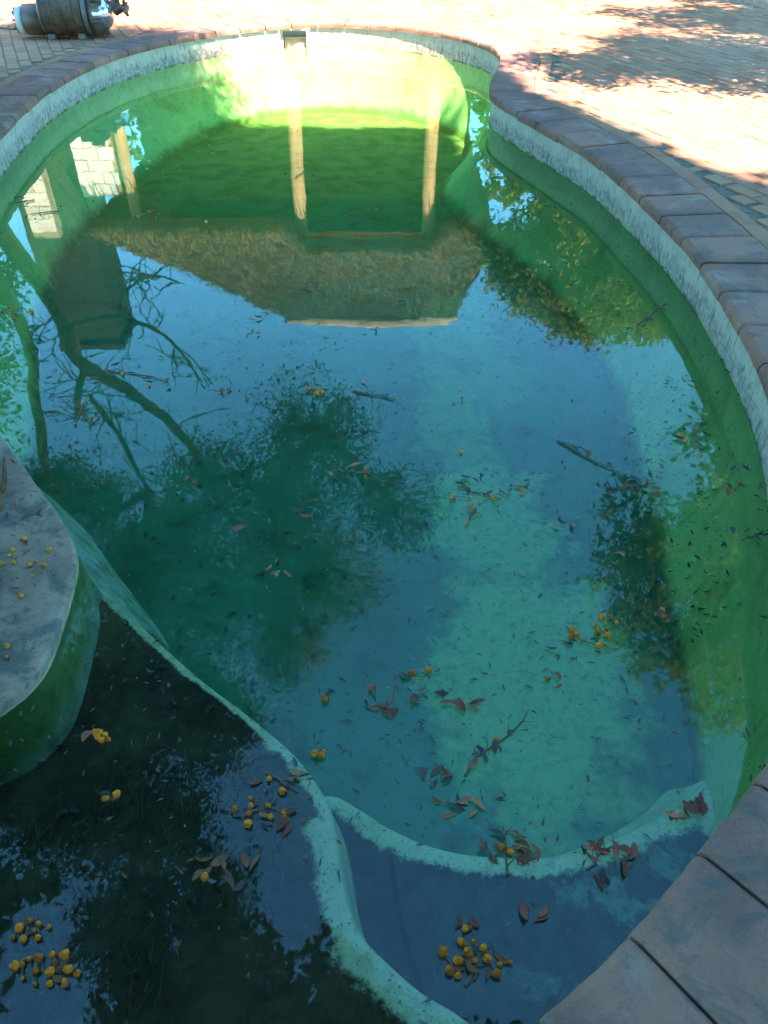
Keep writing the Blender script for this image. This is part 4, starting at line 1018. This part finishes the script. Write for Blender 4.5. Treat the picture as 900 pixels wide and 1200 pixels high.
CLUMPS = [
    (-0.658, 3.667, 0.100, 0.108, 6, 0, 0, 'g', 'clump of curled grey-brown leaves just below the thatch reflection'),
    (-1.184, 3.134, 0.139, 0.135, 9, 2, 1, 'g', 'widest raft of grey leaves and yellow flowers over the trunk reflection'),
    (-1.358, 2.829, 0.100, 0.090, 6, 2, 1, 'b', 'brown leaf tangle beside the left underwater wall, above the platform'),
    (-1.972, 3.725, 0.092, 0.100, 4, 3, 1, 't', 'tan leaf sprig with flowers at the left frame edge'),
    (-0.762, 2.311, 0.041, 0.032, 3, 0, 0, 'b', 'three small grey leaves under the thin branch reflection on the left'),
    (-0.243, 2.143, 0.058, 0.044, 4, 0, 0, 'b', 'four brown leaves inside the big tree reflection'),
    (-0.131, 2.382, 0.062, 0.050, 5, 0, 0, 'p', 'row of pale pink leaves at the upper right of the tree reflection'),
    (-0.039, 2.947, 0.094, 0.088, 5, 0, 1, 'p', 'string of pinkish leaves just above the tree reflection'),
    (-0.738, 3.020, 0.032, 0.030, 2, 0, 0, 'b', 'pair of tiny brown leaves left of the yellow flowers in the blue'),
    (-0.533, 4.035, 0.068, 0.078, 3, 0, 0, 'd', 'three dark leaves floating on the left half of the thatch reflection'),
    (0.048, 3.939, 0.057, 0.064, 3, 0, 0, 'g', 'small grey leaf clump on the thatch reflection near its ridge'),
    (-0.081, 3.611, 0.054, 0.056, 2, 0, 0, 'b', 'two brown leaves just under the ridge of the thatch reflection'),
    (0.351, 3.765, 0.028, 0.030, 1, 0, 0, 'b', 'single brown leaf below the right end of the roof reflection'),
    (0.332, 2.919, 0.031, 0.028, 2, 0, 0, 'p', 'two pale leaves alone in the blue near the pool centre'),
    (-0.356, 1.849, 0.036, 0.025, 3, 0, 0, 'p', 'pinkish leaf pair low in the tree reflection'),
    (-0.531, 2.043, 0.016, 0.011, 1, 0, 0, 'b', 'single orange-brown leaf at the middle of the tree reflection'),
    (0.659, 2.109, 0.051, 0.039, 4, 0, 0, 'p', 'pale pink curled leaves left of the shaded right reflection'),
    (0.849, 2.489, 0.120, 0.101, 4, 0, 2, 'd', 'long dark twig with small leaves pointing to the right wall'),
    (0.979, 2.300, 0.088, 0.071, 8, 0, 1, 'b', 'brown and green leaf raft at the top of the right reflection'),
    (1.073, 2.398, 0.069, 0.057, 5, 0, 0, 'g', 'grey leaves clustered right of the long dark twig'),
    (1.336, 2.634, 0.095, 0.082, 6, 2, 1, 'd', 'dark leaves and a yellow flower near the right wall'),
    (1.455, 3.765, 0.129, 0.142, 5, 0, 2, 'b', 'brown twig with small leaves under the pale right wall'),
    (0.895, 5.129, 0.139, 0.191, 4, 1, 1, 't', 'tan leaf sprig with one flower near the right promontory'),
    (1.035, 4.359, 0.082, 0.099, 3, 3, 0, 't', 'three yellow flowers with tan leaves beside the right wall'),
    (1.384, 4.147, 0.040, 0.046, 2, 0, 0, 'd', 'two dark leaves above the brown twig by the right wall'),
    (1.410, 2.259, 0.047, 0.036, 5, 0, 0, 'b', 'brown leaf bunch stuck at the waterline of the right wall'),
    (1.345, 2.006, 0.050, 0.037, 4, 0, 1, 'd', 'dark leaves caught at the right waterline below the brown bunch'),
    (1.433, 2.421, 0.035, 0.028, 2, 0, 0, 'd', 'dark leaf pair at the right waterline above the brown bunch'),
    (1.076, 1.203, 0.034, 0.019, 2, 0, 0, 'd', 'large dark leaf at the right edge above the near coping'),
    (0.569, 1.483, 0.043, 0.027, 3, 0, 0, 'd', 'dark purple leaves right under the brightest yellow flowers'),
    (0.512, 1.370, 0.026, 0.016, 3, 1, 0, 'g', 'small grey leaves with one flower below the dark purple leaves'),
    (0.030, 1.312, 0.066, 0.040, 8, 0, 1, 'r', 'large reddish leaf clump on the teal water in the middle'),
    (0.115, 1.399, 0.036, 0.022, 3, 3, 0, 'g', 'yellow flowers and pale leaves at the tip of the reddish clump'),
    (0.182, 1.306, 0.023, 0.014, 2, 0, 0, 'd', 'two dark curled leaves right of the reddish clump'),
    (0.250, 1.300, 0.028, 0.017, 4, 0, 0, 'r', 'small dark red leaf bunch right of the reddish clump'),
    (-0.178, 1.318, 0.030, 0.018, 2, 1, 0, 'd', 'dark leaf with one flower left of the reddish clump'),
    (-0.176, 1.122, 0.019, 0.010, 0, 3, 0, 'b', 'three yellow flowers just beyond the curved step edge'),
    (0.325, 1.159, 0.106, 0.060, 5, 1, 2, 'd', 'long crooked twig with a flower pointing at the lower step'),
    (0.158, 1.055, 0.037, 0.020, 5, 0, 0, 'b', 'brown leaves at the foot of the long crooked twig'),
    (0.191, 0.972, 0.045, 0.024, 6, 0, 0, 'p', 'large pink-grey leaf clump over the edge of the lower step'),
    (0.305, 0.855, 0.056, 0.029, 8, 3, 1, 'b', 'brown leaves and yellow flowers on the teal edge of the lower step'),
    (0.360, 0.843, 0.030, 0.015, 4, 0, 0, 'r', 'dark red leaves at the right of the flowers on the step edge'),
    (0.547, 0.847, 0.055, 0.028, 8, 0, 1, 'r', 'wide dark red leaf raft over the lower step'),
    (0.532, 0.788, 0.025, 0.013, 3, 0, 0, 'd', 'dark flat leaf just below the wide dark red raft'),
    (0.763, 0.949, 0.024, 0.013, 4, 0, 0, 'p', 'pink leaf bunch near the right corner of the lower step'),
    (0.824, 0.982, 0.023, 0.012, 3, 0, 0, 'r', 'reddish leaves right at the right corner of the lower step'),
    (0.361, 0.713, 0.021, 0.011, 3, 0, 0, 'r', 'lone red-brown leaf pair in the middle of the lower step'),
    (0.207, 0.604, 0.047, 0.024, 4, 13, 1, 'b', 'yellow flower cluster with stem on the lower step near the viewer'),
    (0.186, 0.683, 0.025, 0.012, 3, 1, 0, 'b', 'brown leaf with one flower above the flower cluster on the lower step'),
    (-0.801, 1.181, 0.024, 0.013, 1, 7, 0, 'b', 'small yellow flower cluster on the dark step beside the platform'),
    (-0.726, 1.001, 0.019, 0.010, 2, 4, 0, 'b', 'four yellow flowers with a brown leaf on the dark step'),
    (-0.336, 0.958, 0.054, 0.029, 4, 8, 1, 'g', 'line of yellow flowers with grey leaves near the curved step edge'),
    (-0.249, 0.935, 0.032, 0.016, 4, 1, 0, 'r', 'reddish leaves right of the flower line at the curved step edge'),
    (-0.277, 1.040, 0.051, 0.027, 5, 2, 1, 'g', 'grey leaf sprig on the dark blue corner of the upper step'),
    (-0.396, 0.805, 0.071, 0.036, 9, 1, 0, 'b', 'brown leaf pile lying in weed on the upper step'),
    (-0.823, 0.668, 0.032, 0.016, 2, 9, 0, 'b', 'upper yellow flower group at the bottom left of the upper step'),
    (-0.760, 0.583, 0.038, 0.019, 3, 18, 0, 'b', 'largest yellow flower mass at the bottom left corner'),
    (-1.628, 5.223, 0.070, 0.097, 1, 7, 0, 't', 'bright yellow flower cluster in the upper left green water'),
    (-1.815, 6.185, 0.134, 0.188, 6, 1, 0, 't', 'tan leaves floating beside the reflected brick wall'),
    (-1.592, 5.540, 0.061, 0.085, 4, 0, 0, 'b', 'brown leaf bunch above the bright yellow flowers, upper left'),
    (-1.339, 6.715, 0.100, 0.140, 3, 0, 0, 't', 'pale tan leaves in the upper dark green water'),
    (-0.174, 5.160, 0.116, 0.160, 5, 0, 1, 'g', 'grey leaf string between the two reflected posts'),
    (-0.645, 6.083, 0.092, 0.129, 4, 0, 1, 'b', 'brown twig crossing the left reflected post'),
    (0.478, 6.859, 0.058, 0.081, 2, 0, 0, 'b', 'brown leaf pair on the right reflected post'),
    (-1.191, 5.067, 0.035, 0.046, 1, 0, 0, 't', 'single small tan leaf right of the bright yellow flowers'),
    (0.368, 2.259, 0.086, 0.068, 6, 5, 1, 'b', 'yellow flowers and brown twig right of the tree reflection'),
    (0.525, 2.290, 0.048, 0.037, 4, 0, 0, 'p', 'pale leaves right of the flowers near the pool centre'),
    (0.329, 2.118, 0.038, 0.030, 3, 0, 1, 'p', 'short pink twig below the flowers near the pool centre'),
    (0.321, 2.518, 0.017, 0.015, 0, 1, 0, 'b', 'lone yellow flower above the flowers near the pool centre'),
    (-0.317, 2.998, 0.035, 0.033, 0, 4, 0, 'b', 'four yellow flowers in the blue above the tree reflection'),
    (0.660, 1.548, 0.049, 0.032, 1, 9, 0, 'b', 'brightest yellow flower cluster at the left of the dark right reflection'),
    (0.737, 1.609, 0.025, 0.016, 1, 4, 0, 'r', 'orange flowers next to the brightest yellow cluster'),
    (0.910, 1.630, 0.028, 0.019, 2, 3, 0, 'r', 'orange flower group at the foot of the right wall'),
    (1.391, 3.072, 0.056, 0.054, 4, 0, 0, 'd', 'dark green leaf bunch in the pale blue by the right wall'),
    (1.095, 2.697, 0.000, 0.000, 1, 0, 0, 'b', 'single brown leaf in the pale blue strip on the right'),
    (0.837, 1.909, 0.019, 0.013, 1, 0, 0, 'p', 'single pale leaf on the dark right reflection'),
    (-2.284, 7.295, 0.076, 0.106, 2, 0, 0, 'd', 'two dark leaves near the left end of the sunlit far wall'),
    (-1.648, 7.573, 0.094, 0.132, 2, 0, 0, 't', 'tan leaf pair at the edge of the sunlit far water'),
    (-2.341, 5.255, 0.082, 0.115, 4, 0, 1, 'b', 'brown twig over the left wall reflection'),
    (-2.572, 5.454, 0.073, 0.102, 4, 0, 1, 'd', 'dark leaf bits drifting along the left wall'),
    (0.871, 4.948, 0.000, 0.000, 1, 0, 0, 'd', 'single dark leaf below the tan sprig by the promontory'),
    (0.753, 5.420, 0.072, 0.101, 2, 0, 0, 'd', 'two dark leaves in the light green below the promontory'),
    (1.161, 5.336, 0.059, 0.083, 2, 0, 0, 'd', 'two dark leaf scraps beside the right waterline'),
]
for c in CLUMPS: clump(*c)
clump(-1.235, 1.80, .05, .11, 2, 12, 0, 'b', 'dried yellow blossoms in a heap on the pale platform top', .054, BALL_DRY)
clump(-1.19, 1.40, .035, .05, 0, 9, 0, 'b', 'dried yellow blossoms at the near left of the pale platform', .054, BALL_DRY)
clump(-1.33, 2.03, .07, .06, 5, 0, 0, 'b', 'brown leaves beside the crack on the platform top', .056)
clump(-1.50, 2.28, .05, .09, 6, 0, 0, 'b', 'brown leaf litter at the far left of the platform top', .056)

# scraps afloat, stuck at the waterline and sunk: nobody could count them
def scraps(name, spots, m, lo_, hi_, label):
    v = []; f = []
    for (x, y, z) in spots:
        a = rl.uniform(0, 6.28); L, W_ = rl.uniform(lo_, hi_), 0; W_ = L * rl.uniform(.2, .55); i = len(v)
        c, s_ = math.cos(a), math.sin(a)
        k0 = rl.uniform(-.6, .6)
        for du, dw, dz in ((-1, k0 * .5, 0), (-.3, -.8, .2), (.5, -.5, .1), (1, .15 + k0, .1), (.3, .5, .3), (-.5, .7, .2)):
            du *= rl.uniform(.6, 1.1); dw *= rl.uniform(.4, 1.1)
            v.append((x + (c * du * L - s_ * dw * W_), y + (s_ * du * L + c * dw * W_), z + dz * L * .4))
        f.append([i, i + 1, i + 2, i + 3, i + 4, i + 5])
    o = obj(name, v, f, m); tag(o, label, kind='stuff'); return o
RIMP = [(p.x, p.y) for p in RIM]; PLP = [(p.x, p.y) for p in P] if False else [(q.x, q.y) for q in catmull(PL, 6)]
def rnd_water(n, dens=None):
    out = []
    while len(out) < n:
        x, y = rl.uniform(-3, 1.7), rl.uniform(.3, 10.8)
        if rl.random() > (.45 + .55 / (1 + max(0, y - 2) * .5)): continue
        if not inside(RIMP, x, y) or inside(PLP, x, y) or edge_dist(RIMP, x, y) < .02: continue
        if dens and rl.random() > dens(x, y): continue
        out.append((x, y))
    return out
scraps('floating_scraps', [(x, y, .003) for x, y in rnd_water(1500, lambda x, y: .35 + .65 * (noise.noise((x * 1.2, y * 1.2, 2)) > .05))], M['scrap'], .004, .016, 'dark bits of leaf litter afloat on the water')
scraps('dark_floating_scraps', [(x, y, .003) for x, y in rnd_water(1500, lambda x, y: .12 + .88 * (noise.noise((x * 1.6, y * 1.1, 5)) > .12))], M['dead_d'], .004, .014, 'black ragged bits of rotten leaf afloat in drifts')
scraps('pale_scraps', [(x, y, .003) for x, y in rnd_water(220)], M['scrap_pale'], .002, .006, 'tiny pale specks afloat on the water')
wl = []
for _ in range(420):
    s_ = rl.uniform(0, TOT); p, nn = at_arc(s_)
    if noise.noise((s_ * .9, 0, 4)) < -.15: continue
    q = p - nn * abs(rl.gauss(0, .018)); wl.append((q.x, q.y, rl.uniform(.001, .012)))
scraps('waterline_scraps', wl, M['scrap'], .006, .022, 'dark leaf litter gathered along the waterline')
UPP = [(q.x, q.y) for q in catmull(UP, 6)]; LOWP = [(q.x, q.y) for q in catmull(LOW, 6)]; FTP = [(p.x, p.y) for p in FOOT]
sunk = []
for x, y in rnd_water(2300, lambda x, y: 1 if y < 6 else .4):
    if inside(UPP, x, y): z = -.27
    elif inside(LOWP, x, y): z = -.49
    elif inside(FTP, x, y): z = FLOOR_Z + .012
    else: continue
    sunk.append((x, y, z))
for _ in range(420):                                            # litter heaped where the right wall meets the floor
    i = rl.randrange(6 * NP, 12 * NP); k = rl.uniform(.3, 1.05); p = RIM[i].lerp(FOOT[i], k)
    z = -.25 - (k - .16) / .84 * .47 if k < 1 else FLOOR_Z + .01
    sunk.append((p.x, p.y, max(z, FLOOR_Z + .01) + .03))
scraps('sunken_scraps', sunk, M['dead_d'], .004, .026, 'dark leaf litter sunk on the pool floor and steps')
ps = []
for _ in range(300):
    x, y = rl.uniform(-1.7, -1.04), rl.uniform(1.2, 2.6)
    if inside(PLP, x, y) and edge_dist(PLP, x, y) > .03 and noise.noise((x * 4, y * 4, 1)) > -.1: ps.append((x, y, .057))
scraps('platform_scraps', ps, M['scrap'], .004, .012, 'dark specks of litter scattered on the platform top')

# filamentous weed lying on the upper step
v = []; f = []
mb = MB()
for (cx, cy, rr, nn_) in ((-.72, 1.12, .20, 60), (-.44, .92, .14, 60), (-.95, .95, .2, 40), (-.62, .62, .16, 40)):
    for _ in range(nn_):
        a = rl.gauss(1.4, .5); x, y = cx + rl.gauss(0, rr * .45), cy + rl.gauss(0, rr * .4); L = rl.uniform(.03, .09)
        z0 = -.285; h = rl.uniform(.01, .045)
        mb.tube([(x, y, z0), (x + math.cos(a) * L * .5, y + math.sin(a) * L * .5, z0 + h), (x + math.cos(a) * L, y + math.sin(a) * L, z0 + h * .9)], [.0022, .0018, .001], 3, False)
o = mb.build('pond_weed', M['weed']); tag(o, 'brown-green filament weed growing on the upper step', kind='stuff')
